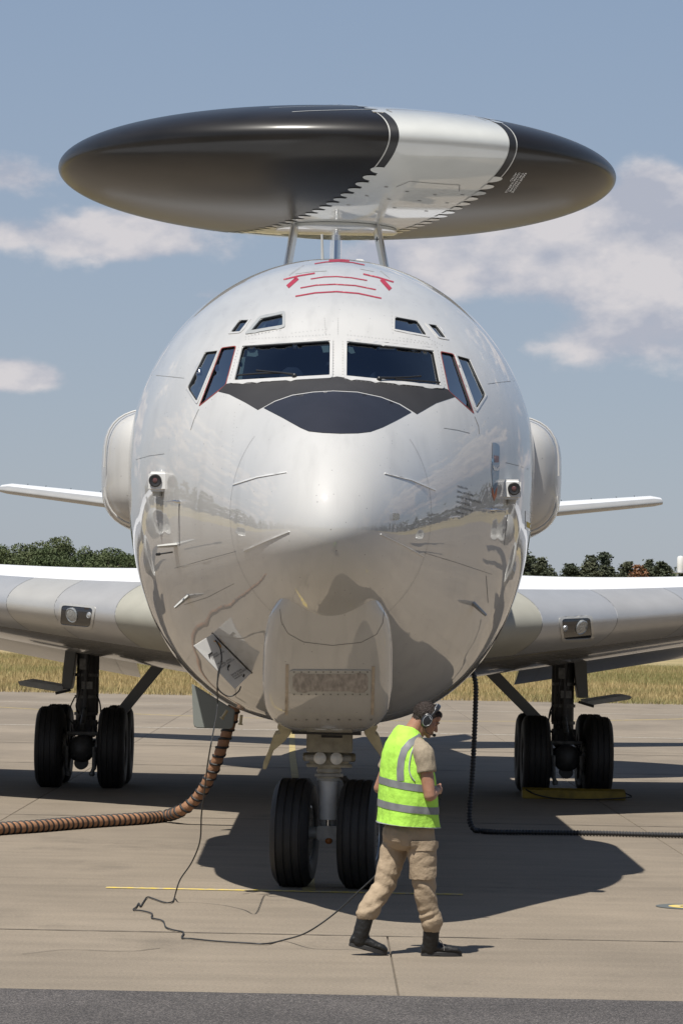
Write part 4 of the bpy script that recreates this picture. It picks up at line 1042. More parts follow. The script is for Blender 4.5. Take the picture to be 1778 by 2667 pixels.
# ------------------------------------------------------------------ main gear
M['gear_mid'] = mat('gear_worn_grey', (.15, .15, .145), .45, var=.5, vscale=14)
for sg in (-1, 1):
    cx = 3.48 if sg > 0 else -3.54; y0 = 47.7
    g = MB()
    g.cyl((cx, y0, 2.35), (cx, y0, .95), .145, .15, 26); g.cyl((cx, y0, 1.0), (cx, y0, .55), .11, .11, 24); g.cyl((cx+sg*.0, y0-.17, 2.2), (cx, y0-.17, 1.1), .035, .035, 10); g.cyl((cx-sg*.13, y0+.02, 2.2), (cx-sg*.13, y0+.02, 1.05), .05, .05, 12)
    g.box((cx, y0, .56), (.2, 1.75, .2)); g.box((cx, y0-.1, .86), (.34, .3, .2)); g.ball((cx, y0-.75, .56), (.2, .16, .2), 18)
    g.cyl((cx, y0-.78, .36), (cx, y0-.6, .36), .1, .1, 18); g.tube([(cx+.12, y0-.7, .66), (cx+.2, y0-.66, .4), (cx+.18, y0-.66, .26)], .035, 8); g.tube([(cx-.12, y0-.7, .66), (cx-.2, y0-.66, .4), (cx-.2, y0-.66, .28)], .035, 8)
    mg = g.build('main_gear', M['gear_dark'], plane, bevel=.006)
    for dy in (-.71, .71):
        MB().cyl((cx-.62, y0+dy, .585), (cx+.62, y0+dy, .585), .07, .07, 18).build('axle', M['gear_dark'], mg)
        for sx in (-1, 1): wheel(Vector((cx+sx*.45, y0+dy, .585)), .585, .40, .26, mg, dark=False)
    h = MB(); rnd = random.Random(7)
    for k in range(9):
        x = cx+rnd.uniform(-.17, .17); z = rnd.uniform(.75, 2.0); h.tube(spline([(x, y0-.16, z), (x+rnd.uniform(-.07, .07), y0-.21, z-.15), (x+rnd.uniform(-.1, .1), y0-.2, z-.3), (x*.9+cx*.1, y0-.15, z-.42)], 5), .010, 6)
    h.tube(spline([(cx-sg*.15, y0-.1, 1.35), (cx-sg*.21, y0-.1, 1.2), (cx-sg*.22, y0-.1, 1.0), (cx-sg*.16, y0-.1, .88)], 6), .012, 6)
    h.build('hydraulic_lines', M['black'], mg)
    d_ = MB(); GL = M['gear_mid']
    d_.tube([(cx, y0-.2, 1.12), (cx, y0-.62, .92), (cx, y0-.3, .62)], .035, 8); d_.tube([(cx-.08, y0-.16, 1.0), (cx-.16, y0-.5, .74)], .022, 8); d_.tube([(cx+.08, y0-.16, 1.0), (cx+.16, y0-.5, .74)], .022, 8)
    for z_ in (1.95, 1.62, 1.3, 1.05): d_.cyl((cx, y0, z_-.022), (cx, y0, z_+.022), .172, .172, 26)
    d_.box((cx+.02, y0-.17, 1.47), (.16, .06, .11)); d_.box((cx-.05, y0-.18, 1.78), (.09, .05, .16)); d_.cyl((cx-.23, y0-.71, .78), (cx+.23, y0-.71, .78), .03, .03, 10)
    for sx in (-1, 1):
        d_.cyl((cx+sx*.21, y0-.71, .585), (cx+sx*.26, y0-.71, .585), .2, .2, 26); d_.tube([(cx+sx*.2, y0-.93, .60), (cx+sx*.2, y0-.93, .3), (cx+sx*.17, y0-.9, .22)], .03, 8); d_.ball((cx+sx*.17, y0-.9, .21), .045, 10)
        for k_ in range(5): a_ = 2*math.pi*k_/5; d_.cyl((cx+sx*.22, y0-.93, .585+.13*math.sin(a_)) if False else (cx+sx*.215, y0-.71-.13*math.cos(a_), .585+.13*math.sin(a_)), (cx+sx*.275, y0-.71-.13*math.cos(a_), .585+.13*math.sin(a_)), .025, .025, 8)
    d_.build('gear_fittings', GL, mg, bevel=0)
    # side brace up to the fuselage, hinged leg door and its folded outer flap
    pa, pb = (at(305, 1868, y0), at(402, 1748, y0)) if sg < 0 else (at(1392, 1866, y0), at(1288, 1760, y0))
    d = (pb-pa).normalized(); u = Vector((0, 1, 0)); w = d.cross(u).normalized(); MB().prism([pa-w*.075-d*.1, pa+w*.075-d*.1, pb+w*.085+d*.25, pb-w*.085+d*.25], (0, .12, 0)).build('side_brace', mat('brace_grey', (.16, .165, .165), .4), mg, bevel=.01)
    if sg < 0: q = [(171, 1690), (199, 1690), (190, 1770), (185, 1795), (161, 1795), (163, 1760)]; fl = [(47, 1775), (66, 1771), (165, 1788), (163, 1801), (145, 1801), (52, 1785)]; br = [(145, 1806), (185, 1797)]
    else: q = [(1494, 1720), (1526, 1720), (1527, 1740), (1531, 1818), (1506, 1818), (1498, 1770)]; fl = [(1528, 1826), (1620, 1812), (1640, 1812), (1645, 1816), (1638, 1822), (1532, 1838)]; br = [(1505, 1828), (1545, 1840)]
    MB().prism([at(x, y, y0-.25) for x, y in q], (0, .5, 0)).build('gear_door', mat('door_grey', (.14, .145, .145), .45), mg, bevel=.008)
    MB().prism([at(x, y, y0-.3) for x, y in fl], (0, 1.3, 0)).build('gear_door_flap', M['gear'], mg, bevel=.006)
    MB().tube([at(*br[0], y0-.32), at(*br[1], y0-.3)], .02, 8).build('door_rod', M['gear_dark'], mg)
# open belly hatch beside the air hose, and the hose spigots
P = [at(x, y, 37.2) for x, y in ((499, 1780), (612, 1850), (607, 1893), (601, 1899), (510, 1896), (504, 1889))]
MB().prism(P, (0, .05, 0)).build('belly_hatch_door', mat('hatch_grey', (.20, .215, .20), .45), plane, bevel=.01)
for a, b in (((592, 1850), (577, 1872)), ((629, 1862), (626, 1888))):
    A, B = at(*a, 36.6), at(*b, 36.6); MB().tube([A, A.lerp(B, .85), A.lerp(B, .86), B], [.018, .018, .028, .028], 10).build('drain_pipe', M['tan'], plane)

# windscreen wipers
for arm, blade in (([(768, 984), (740, 979), (700, 975), (672, 972)], [(620, 982), (672, 978), (733, 977)]), ([(985, 992), (1020, 991), (1060, 989), (1090, 986)], [(1025, 992), (1085, 996), (1140, 1000)])):
    def lift(pts, o): 
        out = []
        for x, y in pts:
            q, n = hit(x, y); out.append(q+n*o)
        return out
    wp = MB().tube(lift(arm, .03), [.012, .008, .007, .009], 8).build('wiper', M['black'], plane)
    MB().tube(lift(blade, .022), .008, 6).build('wiper_blade', M['black'], wp)
    q, n = hit(*arm[0]); MB().ball(q+n*.02, (.022, .022, .022), 10).build('wiper_pivot', M['black'], wp)
# ------------------------------------------------------------------ hoses, cable, chock
def rebase(o, loc):
    loc = Vector(loc); o.data.transform(Matrix.Translation(-loc)); o.location = loc; o['_base'] = tuple(loc); return o
def resample(path, step):
    P = [Vector(p) for p in path]; out = [P[0]]; acc = 0
    for a, b in zip(P, P[1:]):
        d = (b-a).length; t = step-acc
        while t <= d: out.append(a+(b-a)*(t/d)); t += step
        acc = (acc+d) % step if d+acc >= step else acc+d
    return out
def ground_path(pts, lift): return [gnd(x, y)+Vector((0, 0, lift)) for x, y in pts]
# orange air hose
hp = [at(611, 1835, 38.3), at(605, 1870, 38.3), at(594, 1900, 38.3), at(576, 1952, 38.3), at(554, 2008, 38.4), at(531, 2053, 38.5), at(505, 2087, 38.6), at(470, 2112, 38.7)] + [gnd(x, y, .068) for x, y in ((424, 2127), (357, 2133), (223, 2142), (89, 2153), (0, 2159), (-160, 2172), (-420, 2195))]
for p in hp: p.z = max(p.z, .068)
path = resample(spline(hp, 12), .0125)
hose = thing('air_hose', 'orange brown fabric air hose with black spiral bands hanging from the airplane belly', 'hose', gnd(420, 2138))
rad = [.062+.006*abs(math.sin(math.pi*i*.0125/.105)) for i in range(len(path))]
MB().tube(path, rad, 18).build('hose_tube', mat('hose_fabric', (.29, .15, .08), .8, var=.25, vscale=9, bump=.5, bscale=50), hose, ang=80)
hv = []; u, w = frame(path[1]-path[0])
for i, p in enumerate(path):
    t = (path[min(i+1, len(path)-1)]-path[max(i-1, 0)]).normalized(); u = (u-t*u.dot(t)).normalized(); w = t.cross(u)
    for k in range(2):
        a = 2*math.pi*((i+k*.5)*.0125/.105); hv.append(p+(u*math.cos(a)+w*math.sin(a))*.065+t*(.00625*k))
hv2 = []
for i in range(len(hv)-1): hv2 += [hv[i], (hv[i]+hv[i+1])/2]
MB().tube(hv2, .0155, 6).build('spiral_band', mat('hose_band_black', (.015, .014, .014), .6), hose, ang=80)
# black corrugated hose
cp = [at(1230, 1745, 38.2), at(1238, 1785, 38.2), at(1237, 1850, 38.2), at(1233, 1950, 38.2), at(1227, 2050, 38.1), at(1222, 2110, 38.0), at(1223, 2140, 37.95), at(1233, 2160, 37.9)] + ground_path([(1252, 2172), (1300, 2175), (1400, 2176), (1550, 2178), (1700, 2182), (1900, 2186), (2200, 2192)], .036)
for p in cp: p.z = max(p.z, .033)
path = resample(spline(cp, 12), .0095)
MB_ = MB().tube(path, [.0335 if i % 4 < 2 else .0255 for i in range(len(path))], 14)
ch_ = MB_.build('corrugated_hose', mat('hose_black', (.018, .018, .019), .42), None, ang=25)
tag(rebase(ch_, gnd(1252, 2172)), 'black corrugated hose hanging from the belly and running across the apron', 'hose')
# headset cable: from the interphone door to the ground and round to the man
GP = [(455, 2340), (449, 2352), (430, 2354), (400, 2344), (384, 2340), (374, 2352), (366, 2364), (362, 2356), (355, 2366), (348, 2373), (372, 2376), (396, 2383), (396, 2394), (424, 2402), (432, 2418), (452, 2426), (478, 2432), (474, 2446), (500, 2449), (560, 2455), (640, 2460), (692, 2462), (740, 2452)]
kp = [at(562, 1668, HA.y-.03), at(574, 1690, HA.y-.12), at(577, 1720, HA.y-.14), at(569, 1748, HA.y-.15), at(566, 1790, HA.y-.12), at(566, 1850, HA.y-.05), at(552, 1925, 26.2), at(541, 1990, 26.6), at(534, 2050, 26.9), at(525, 2120, 27.2), at(521, 2190, 27.4), at(500, 2245, 27.6), at(470, 2290, 27.7), at(458, 2325, 27.75)] + ground_path(GP, .012)
kp += [at(800, 2428, 23.95), at(870, 2380, 23.85), at(930, 2325, 23.75), at(985, 2272, 23.68), at(1010, 2225, 23.62), at(1030, 2180, 23.6)]
for p in kp: p.z = max(p.z, .011)
cable = MB().tube(spline(kp, 7), .0062, 8).build('headset_cable', mat('cable_black', (.022, .023, .024), .5), None, ang=80)
tag(rebase(cable, gnd(449, 2352)), 'thin black headset cable looping over the concrete from the airplane nose', 'cable')
kp = [at(577, 1722, HA.y-.145), at(569, 1760, HA.y-.15), at(566, 1785, HA.y-.14), at(573, 1800, HA.y-.13), at(590, 1812, HA.y-.12), at(606, 1812, HA.y-.12), at(622, 1800, HA.y-.1), at(627, 1788, HA.y-.08)]
MB().tube(spline(kp, 8), .006, 8).build('interphone_lanyard', bpy.data.materials['cable_black'], plane, ang=80)
# wheel chock
ca, cb = at(1358, 2082, 46.35), at(1627, 2088, 46.35); L_ = cb.x-ca.x
mb = MB(); mb.prism([(ca.x, 46.25, .0), (ca.x, 46.29, .12), (ca.x, 46.42, .155), (ca.x, 46.50, .12), (ca.x, 46.53, .0)], (L_, 0, 0))
chock = mb.build('wheel_chock', mat('chock_yellow', (.24, .165, .015), .6, var=.4, vscale=7), None, bevel=.012)
tag(rebase(chock, (ca.x+L_/2, 46.4, 0)), 'long worn yellow wheel chock lying in front of the main landing gear tyres', 'chock')
MB().tube(spline([(ca.x+.05, 46.3, .13), (ca.x+.2, 46.22, .06), (ca.x+.5, 46.2, .012), (ca.x+1.0, 46.15, .012), (cb.x+.05, 46.2, .05), (cb.x, 46.3, .1)], 8), .010, 6).build('chock_rope', M['black'], chock)
# ------------------------------------------------------------------ meadow grass, trees, mast
def grass(name, y0, y1, n, hmin, hmax, wid, seed):
    r = np.random.default_rng(seed); y = y0+(y1-y0)*r.random(n)**1.25; x = (r.random(n)*2-1)*(y*.135+3)
    h = hmin+(hmax-hmin)*r.random(n); a = r.random(n)*math.pi; lean = r.normal(0, .28, (n, 2))*h[:, None]
    v = np.zeros((n, 3, 3)); dx = np.cos(a)*wid*(.6+.8*r.random(n)); dy = np.sin(a)*wid
    v[:, 0] = np.stack([x-dx, y-dy, np.full(n, -.1)], 1); v[:, 1] = np.stack([x+dx, y+dy, np.full(n, -.1)], 1); v[:, 2] = np.stack([x+lean[:, 0], y+lean[:, 1], -.1+h], 1)
    me = bpy.data.meshes.new('g'); me.vertices.add(n*3); me.vertices.foreach_set('co', v.reshape(-1)); me.loops.add(n*3); me.loops.foreach_set('vertex_index', np.arange(n*3, dtype=np.int32))
    me.polygons.add(n); me.polygons.foreach_set('loop_start', np.arange(0, n*3, 3, dtype=np.int32)); me.update(); me.validate()
    # colour of each blade: straw with greener drifts
    g = np.clip(.5+.5*np.sin(x*.35+np.sin(y*.21)*2)*np.cos(y*.16+x*.05)+r.normal(0, .25, n)-.38+.35*(y > 150), 0, 1)
    straw = np.array([.31, .228, .105]); pale = np.array([.41, .32, .165]); green = np.array([.165, .17, .065]); t = r.random(n)[:, None]
    c = (straw*(1-t)+pale*t)*(1-g[:, None])+green*g[:, None]; c = c*(.75+.5*r.random(n)[:, None])
    col = np.ones((n, 3, 4)); col[:, :, :3] = c[:, None, :]
    at_ = me.color_attributes.new('blade', 'FLOAT_COLOR', 'POINT'); at_.data.foreach_set('color', col.reshape(-1))
    m = bpy.data.materials.new('grass_blades'); m.use_nodes = True; nt = m.node_tree; p = nt.nodes['Principled BSDF']; vc = nt.nodes.new('ShaderNodeVertexColor'); vc.layer_name = 'blade'; nt.links.new(vc.outputs[0], p.inputs['Base Color']); p.inputs['Roughness'].default_value = .7; p.inputs['Specular IOR Level'].default_value = .2
    return tag(obj(name, me, m, None, False), 'dry straw coloured meadow grass growing along the far apron edge', 'grass', kind='stuff')
grass('meadow_grass', EDGE_Y+.1, 250, 260000, .14, .36, .017, 3)
def leaf_mat(name, col, vary):
    m = bpy.data.materials.new(name); m.use_nodes = True; nt = m.node_tree; N = nt.nodes.new; L = nt.links.new; p = nt.nodes['Principled BSDF']
    oi = N('ShaderNodeObjectInfo'); geo = N('ShaderNodeNewGeometry'); n = N('ShaderNodeTexNoise'); n.inputs['Scale'].default_value = .55; n.inputs['Detail'].default_value = 3; L(geo.outputs['Position'], n.inputs[0])
    ad = N('ShaderNodeMath'); ad.operation = 'ADD'; L(n.outputs[0], ad.inputs[0]); sc = N('ShaderNodeMath'); sc.operation = 'MULTIPLY'; sc.inputs[1].default_value = .5; L(oi.outputs['Random'], sc.inputs[0]); L(sc.outputs[0], ad.inputs[1])
    mr = N('ShaderNodeMapRange'); mr.inputs[1].default_value = .35; mr.inputs[2].default_value = 1.1; L(ad.outputs[0], mr.inputs[0])
    mx = N('ShaderNodeMix'); mx.data_type = 'RGBA'; L(mr.outputs[0], mx.inputs[0]); mx.inputs[6].default_value = tuple(col)+(1,); mx.inputs[7].default_value = tuple(vary)+(1,); L(mx.outputs[2], p.inputs['Base Color']); p.inputs['Roughness'].default_value = .65; p.inputs['Specular IOR Level'].default_value = .25
    return m
LM = {'broad': leaf_mat('broad_leaves', (.055, .078, .032), (.095, .112, .050)), 'pine': leaf_mat('pine_needles', (.048, .062, .038), (.085, .092, .055)), 'dead': leaf_mat('dead_needles', (.20, .095, .05), (.26, .14, .075)), 'bark': mat('bark', (.09, .07, .05), .9)}
def leaf_cloud(pts, size, rng):
    n = len(pts); pts = np.array(pts); d1 = rng.normal(size=(n, 3)); d1 /= np.linalg.norm(d1, axis=1)[:, None]; d2 = rng.normal(size=(n, 3)); d2 -= d1*(d1*d2).sum(1)[:, None]; d2 /= np.linalg.norm(d2, axis=1)[:, None]
    s = size*(.6+.8*rng.random(n))[:, None]; v = np.stack([pts-d1*s, pts+d2*s*.55, pts+d1*s, pts-d2*s*.55], 1).reshape(-1, 3)
    me = bpy.data.meshes.new('leaves'); me.vertices.add(n*4); me.vertices.foreach_set('co', v.reshape(-1)); me.loops.add(n*4); me.loops.foreach_set('vertex_index', np.arange(n*4, dtype=np.int32)); me.polygons.add(n); me.polygons.foreach_set('loop_start', np.arange(0, n*4, 4, dtype=np.int32)); me.update(); me.validate(); return me
def broad_tree(seed):
    rng = np.random.default_rng(seed); H = 12.5; pts = []; limbs = MB(); limbs.tube([(0, 0, 0), (.1, 0, 3), (0, .1, 7)], [.3, .22, .1], 8)
    for k in range(30):
        z = rng.uniform(3.0, H-1.3); wmax = 3.6*math.sin(math.pi*min(1, (z-.5)/(H+1.5)))**.7; a = rng.random()*2*math.pi; rr = wmax*math.sqrt(rng.random())*.85
        c = np.array([rr*math.cos(a), rr*math.sin(a), z]); r = rng.uniform(.9, 1.7); n = int(310*r*r); d = rng.normal(size=(n, 3)); d /= np.linalg.norm(d, axis=1)[:, None]
        pts += list(c+d*r*np.array([1.05, 1.05, .8])*(.65+.4*rng.random(n))[:, None]); limbs.tube([(0, 0, max(2, z-2.2)), tuple(c*.55+np.array([0, 0, z-.9])*.45), tuple(c)], [.09, .06, .03], 5)
    return leaf_cloud(pts, .14, rng), limbs
def pine_tree(seed, H=12.0, dens=1.0):
    rng = np.random.default_rng(seed); pts = []; limbs = MB(); limbs.tube([(0, 0, 0), (.05, 0, H*.5), (0, 0, H-.3)], [.22, .13, .03], 8)
    z = 1.8
    while z < H-.1:
        t = (z-1.2)/(H-1.2); R_ = (3.3*(1-t)**.62+.10)*rng.uniform(.75, 1.15); nb = 7
        for b in range(nb):
            a = rng.random()*2*math.pi; L_ = R_*rng.uniform(.6, 1.1); tip = np.array([L_*math.cos(a), L_*math.sin(a), z+.22*L_*rng.uniform(-.4, 1.2)]); n = int((18+38*L_)*dens); q = rng.random(n)**.7
            pts += list(np.array([0, 0, z])*(1-q)[:, None]+tip*q[:, None]+rng.normal(0, .20, (n, 3))*(.5+L_*.25)); limbs.tube([(0, 0, z), tuple(tip)], [.035, .012], 4)
        z += rng.uniform(.42, .62)
    return leaf_cloud(pts, .14, rng), limbs
def proto(kind, seeds):
    out = []
    for s in seeds:
        lm, lb = broad_tree(s) if kind == 'broad' else pine_tree(s, dens=.55 if kind == 'dead' else 1.0)
        lm.materials.append(LM[kind]); t = lb.build('tmp', LM['bark'], None); tm = t.data; bpy.data.objects.remove(t); out.append((lm, tm))
    return out
PB, PP, PD = proto('broad', (1, 2, 3, 4)), proto('pine', (11, 12, 13, 14)), proto('dead', (21,))
def plant_tree(name, kind_set, loc, rz, sc, label, group, i):
    lm, tm = kind_set[i % len(kind_set)]; o = thing(name, label, 'tree', loc, group); o.rotation_euler = (0, 0, rz); o.scale = (sc[0], sc[0], sc[1]); del o['_base']
    for nm, me in (('crown', lm), ('trunk', tm)):
        c = bpy.data.objects.new(nm, me); COL.objects.link(c); c.parent = o
    return o
rt = random.Random(5)
i = 0; X = -92
LEFT_TOP = pchip([-100, -49, -43, -38, -35, -32.5, -29, -20], [14, 14.2, 14.6, 15.3, 13.8, 13.3, 13.7, 13.5])
while X < 6:
    for row in range(2):
        y = 470+row*9+rt.uniform(-2, 2); x = X+rt.uniform(-1, 1)+row*1.7; h = LEFT_TOP(min(x, -20))*rt.uniform(.93, 1.05)*(1+.02*row)
        plant_tree('broadleaf_tree', PB, (x, y, -.1), rt.uniform(0, 6), (rt.uniform(.9, 1.2), h/12.6), 'dark green broadleaf tree in the dense wood beyond the wing', 'broadleaf trees beyond the meadow', i); i += 1
    X += 3.3
X = 8
while X < 84:
    for row in range(3):
        y = 468+row*7+rt.uniform(-2, 2); x = X+rt.uniform(-.9, .9)+row*.8; h = rt.choice((12.2, 12.8, 13.2, 13.8, 14.6))*rt.uniform(.95, 1.03)
        if abs(x-44.5) < 1.2 and row == 0: h = 11
        plant_tree('pine_tree', PP, (x, y, -.1), rt.uniform(0, 6), (rt.uniform(1.25, 1.6), h/12.0), 'dark green pine tree with pointed top in the row beyond the wing', 'pine trees beyond the meadow', i); i += 1
    X += 2.9
X = 7
while X < 70:
    plant_tree('broadleaf_tree', PB, (X+rt.uniform(-.8, .8), 494+rt.uniform(-2, 2), -.1), rt.uniform(0, 6), (rt.uniform(1.0, 1.3), rt.uniform(12.3, 13.4)/12.6), 'muted green broadleaf tree filling the gaps behind the pines', 'broadleaf trees behind the pines', i); i += 1; X += 3.2
plant_tree('dead_pine_tree', PD, (44.2, 462, -.1), 1.0, (1.5, 12.6/12), 'rusty brown dying pine tree among dark green pines', None, 0)
for x, h in ((-46.0, 9.2), (-38.8, 9.6), (-31.5, 10)): plant_tree('young_tree', PB, (x, 461, -.1), x, (.9, h/12.6), 'lower olive green tree in front of the broadleaf wood', 'lower trees in front of the wood', int(-x))
# the wood on the other side of the field, mirrored in the gloss paint
def far_wood():
    rng = np.random.default_rng(9); pts = []; spots = [(-186+4*k, -125) for k in range(94)]+[(-190, -125+4*k) for k in range(120)]+[(190, -125+4*k) for k in range(120)]
    for x, y in spots:
        x += rng.uniform(-2, 2); y += rng.uniform(-8, 8); h = rng.uniform(11, 22)
        n = 80; d = rng.normal(size=(n, 3)); d /= np.linalg.norm(d, axis=1)[:, None]; pts += list(np.array([x, y, h*.55])+d*np.array([4.2, 4.2, h*.48])*(.7+.3*rng.random(n))[:, None])
    me = leaf_cloud(pts, 1.4, rng); me.materials.append(leaf_mat('shaded_leaves', (.030, .042, .020), (.055, .066, .032))); tag(obj('far_wood', me, None, None, False), 'broadleaf wood round the field, mirrored in the gloss paint of the nose', 'wood', kind='stuff')
far_wood()
# white cylindrical antenna on a lattice mast at the edge of the trees
tw = at(1771, 1470, 440); tx, ty = tw.x, tw.y; zt = at(1771, 1447, 440).z; zb = at(1771, 1490, 440).z
mst = thing('antenna_mast', 'white cylindrical antenna on a lattice mast beside the pine trees', 'mast', (tx, ty, -.1))
MB().lathe([(.02, zt+.1), (.38, zt), (.5, zt-.2), (.5, zb+.15), (.42, zb), (.02, zb)], (tx, ty, -.1), (0, 0, 1), 24).build('antenna_drum', M['white'], mst)
mb = MB()
for sx in (-1, 1):
    for sy in (-1, 1): mb.tube([(tx+sx*.9, ty+sy*.9, -.1), (tx+sx*.45, ty+sy*.45, zb)], .05, 6)
z = .5
while z < zb-.8:
    k = .9-.45*z/zb
    for a, b in (((-k, -k), (k, -k)), ((k, -k), (k, k)), ((k, k), (-k, k)), ((-k, k), (-k, -k))): mb.tube([(tx+a[0], ty+a[1], z), (tx+b[0]*.97, ty+b[1]*.97, z+.85)], .03, 5)
    z += .9
mb.box((tx, ty, zb-.1), (2.2, 2.2, .08)); mb.build('lattice_tower', M['alu'], mst, ang=60)
# ------------------------------------------------------------------ the ground crew man
from mathutils import noise as mnoise
PO = gnd(1060, 2489); PO.z = 0
YAW = R(24); PF = Vector((math.cos(YAW), math.sin(YAW), 0)); PR = Vector((math.sin(YAW), -math.cos(YAW), 0))
def L3(f, r, z): return PO+PF*f+PR*r+Vector((0, 0, z))
def capsule(mb, a, b, ra, rb, n=16, m=5):
    a, b = Vector(a), Vector(b); d = (b-a).normalized(); path = []; rad = []
    for k in range(m): t = math.pi/2*k/m; path.append(a-d*ra*math.cos(t)); rad.append(max(.0008, ra*math.sin(t)))
    for k in range(1, 4): path.append(a.lerp(b, k/4)); rad.append(ra+(rb-ra)*k/4)
    for k in range(m+1): t = math.pi/2*k/m; path.append(b+d*rb*math.sin(t)); rad.append(max(.0008, rb*math.cos(t)))
    return mb.add(*tube_vf(path, rad, n))
def chain(mb, pts, rads):
    for i in range(len(pts)-1): capsule(mb, pts[i], pts[i+1], rads[i], rads[i+1])
def ering(c, F, S, a, b, p=2.3, n=36):
    return [c+F*(a*math.copysign(abs(math.cos(t))**(2/p), math.cos(t)))+S*(b*math.copysign(abs(math.sin(t))**(2/p), math.sin(t))) for t in [2*math.pi*k/n for k in range(n)]]
def remesh(mb, voxel, smooth, disp=None):
    """overlapping closed shapes -> one continuous surface"""
    t = mb.build('tmp', None, None, smooth=False); m = t.modifiers.new('r', 'REMESH'); m.mode = 'VOXEL'; m.voxel_size = voxel
    if smooth: s = t.modifiers.new('s', 'SMOOTH'); s.factor = .5; s.iterations = smooth
    dg = bpy.context.evaluated_depsgraph_get(); dg.update(); me = bpy.data.meshes.new_from_object(t.evaluated_get(dg)); bpy.data.objects.remove(t)
    if disp:
        nn = [v.normal.copy() for v in me.vertices]
        for v, n in zip(me.vertices, nn): v.co += n*disp(v.co)
        me.update()
    return me
SK = mat('skin', (.33, .172, .112), .5, var=.12, vscale=18, spec=.4)
SK.node_tree.nodes['Principled BSDF'].inputs['Subsurface Weight'].default_value = .12
SK.node_tree.nodes['Principled BSDF'].inputs['Subsurface Radius'].default_value = (.012, .005, .003)
TEE = mat('tan_tee', (.265, .218, .155), .85, bump=.3, bscale=180, var=.08, vscale=20)
TRS = mat('khaki_trousers', (.32, .245, .165), .85, bump=.7, bscale=30, var=.10, vscale=9)
HV = mat('hi_vis_lime', (.37, .68, .075), .85, bump=.7, bscale=26, var=.06, vscale=8)
REF = mat('reflective_grey', (.17, .175, .18), .6, var=.1, vscale=20)
PIPE = mat('grey_piping', (.30, .31, .31), .6)
BOOT = mat('black_leather', (.006, .006, .006), .55, bump=.3, bscale=60)
SOLE = mat('black_rubber_sole', (.020, .019, .019), .65)
HAIR = mat('dark_brown_hair', (.036, .024, .019), .65, bump=1.0, bscale=160, var=.6, vscale=120, var_col=(.022, .015, .012))
# head frame: looking to the right, tipped down
HC = at(1108, 1872, PO.y); HY, HP = R(8), R(-30)
HM = Matrix.Rotation(HY, 3, 'Z') @ Matrix.Rotation(-HP, 3, 'Y')
def hd(u, v, w): return HC + HM @ Vector((u, -w, v))      # u forward, v up, w towards his right side
def hball(mb, c, r, n=18):
    t = MB(); t.ball((0, 0, 0), (r[0], r[2], r[1]), n); return mb.add([hd(*c)+HM @ p for p in t.v], t.f)
body = MB()
hball(body, (-.012, .030, 0), (.094, .084, .076), 26); hball(body, (.040, -.030, 0), (.056, .080, .060)); hball(body, (.035, -.075, 0), (.052, .036, .050)); hball(body, (.071, .045, 0), (.026, .034, .052))
hball(body, (.088, .013, .020), (.012, .011, .024)); hball(body, (.088, .013, -.020), (.012, .011, .024))
capsule(body, hd(.090, .004, 0), hd(.113, -.036, 0), .0085, .0115, 10); hball(body, (.100, -.040, .010), (.010, .008, .008), 10); hball(body, (.100, -.040, -.010), (.010, .008, .008), 10)
hball(body, (.093, -.062, 0), (.012, .007, .020), 12); hball(body, (.090, -.074, 0), (.012, .008, .018), 12); hball(body, (.078, -.098, 0), (.021, .017, .022), 14)
hball(body, (.060, -.025, .042), (.026, .030, .014), 12); hball(body, (.060, -.025, -.042), (.026, .030, .014), 12)
NB = L3(-.025, 0, 1.575)
capsule(body, hd(-.035, -.045, 0), NB, .058, .068, 20); capsule(body, hd(.0, -.06, 0), L3(.01, 0, 1.565), .050, .058, 18)
# trunk under the clothes
chain(body, [NB, L3(-.03, 0, 1.40), L3(-.02, 0, 1.15), L3(-.01, 0, .95)], [.09, .13, .13, .13])
RS, RE, RW = L3(.0, .205, 1.485), L3(.03, .262, 1.175), L3(.135, .155, 1.205)
LS, LE, LW = L3(-.03, -.20, 1.485), L3(-.10, -.315, 1.20), L3(.15, -.10, 1.20)
for S_, E_, W_ in ((RS, RE, RW), (LS, LE, LW)):
    chain(body, [NB.lerp(S_, .5), S_], [.07, .062]); chain(body, [S_, S_.lerp(E_, .45), E_], [.058, .053, .043]); chain(body, [E_, E_.lerp(W_, .3), W_], [.043, .045, .029])
def hand(W_, dirv, palmn, spread):
    """palm, four curled fingers and a thumb; dirv forward of the hand, palmn the way the palm faces, spread across the knuckles"""
    dirv, palmn, spread = Vector(dirv).normalized(), Vector(palmn).normalized(), Vector(spread).normalized(); K = W_+dirv*.085
    capsule(body, W_, W_+dirv*.05, .027, .030, 12)
    for i, (o, ln) in enumerate(((-.030, .9), (-.010, 1.0), (.010, .95), (.028, .78))):
        k = K+spread*o; body_r = .0092-.0006*i
        capsule(body, W_+dirv*.02+spread*o*.6, k, .015, .0115, 10)
        p1 = k+(dirv*.75+palmn*.65).normalized()*.038*ln; p2 = p1+(dirv*-.1+palmn).normalized()*.026*ln; p3 = p2+(-dirv*.85+palmn*.45).normalized()*.018*ln
        chain(body, [k, p1, p2, p3], [body_r+.001, body_r, body_r-.0008, body_r-.0015])
    t0 = W_+dirv*.025-spread*.022+palmn*.012; t1 = t0+(dirv*.75-spread*.45+palmn*.6).normalized()*.04; t2 = t1+(dirv*.55+spread*.35+palmn*.6).normalized()*.028
    chain(body, [t0, t1, t2], [.015, .0105, .009])
hand(RW, PF*.75-PR*.75+Vector((0, 0, .12)), -PR*.5-PF*.6+Vector((0, 0, -.35)), (0, 0, -1))
hand(LW, PF*.75+PR*.6+Vector((0, 0, .1)), PR*.5-PF*.6+Vector((0, 0, -.35)), (0, 0, -1))
bme = remesh(body, .0045, 3)
person = obj('person', bme, SK)
tag(rebase(person, PO), 'man in lime safety vest and khaki cargo trousers walking with head bowed', 'person')
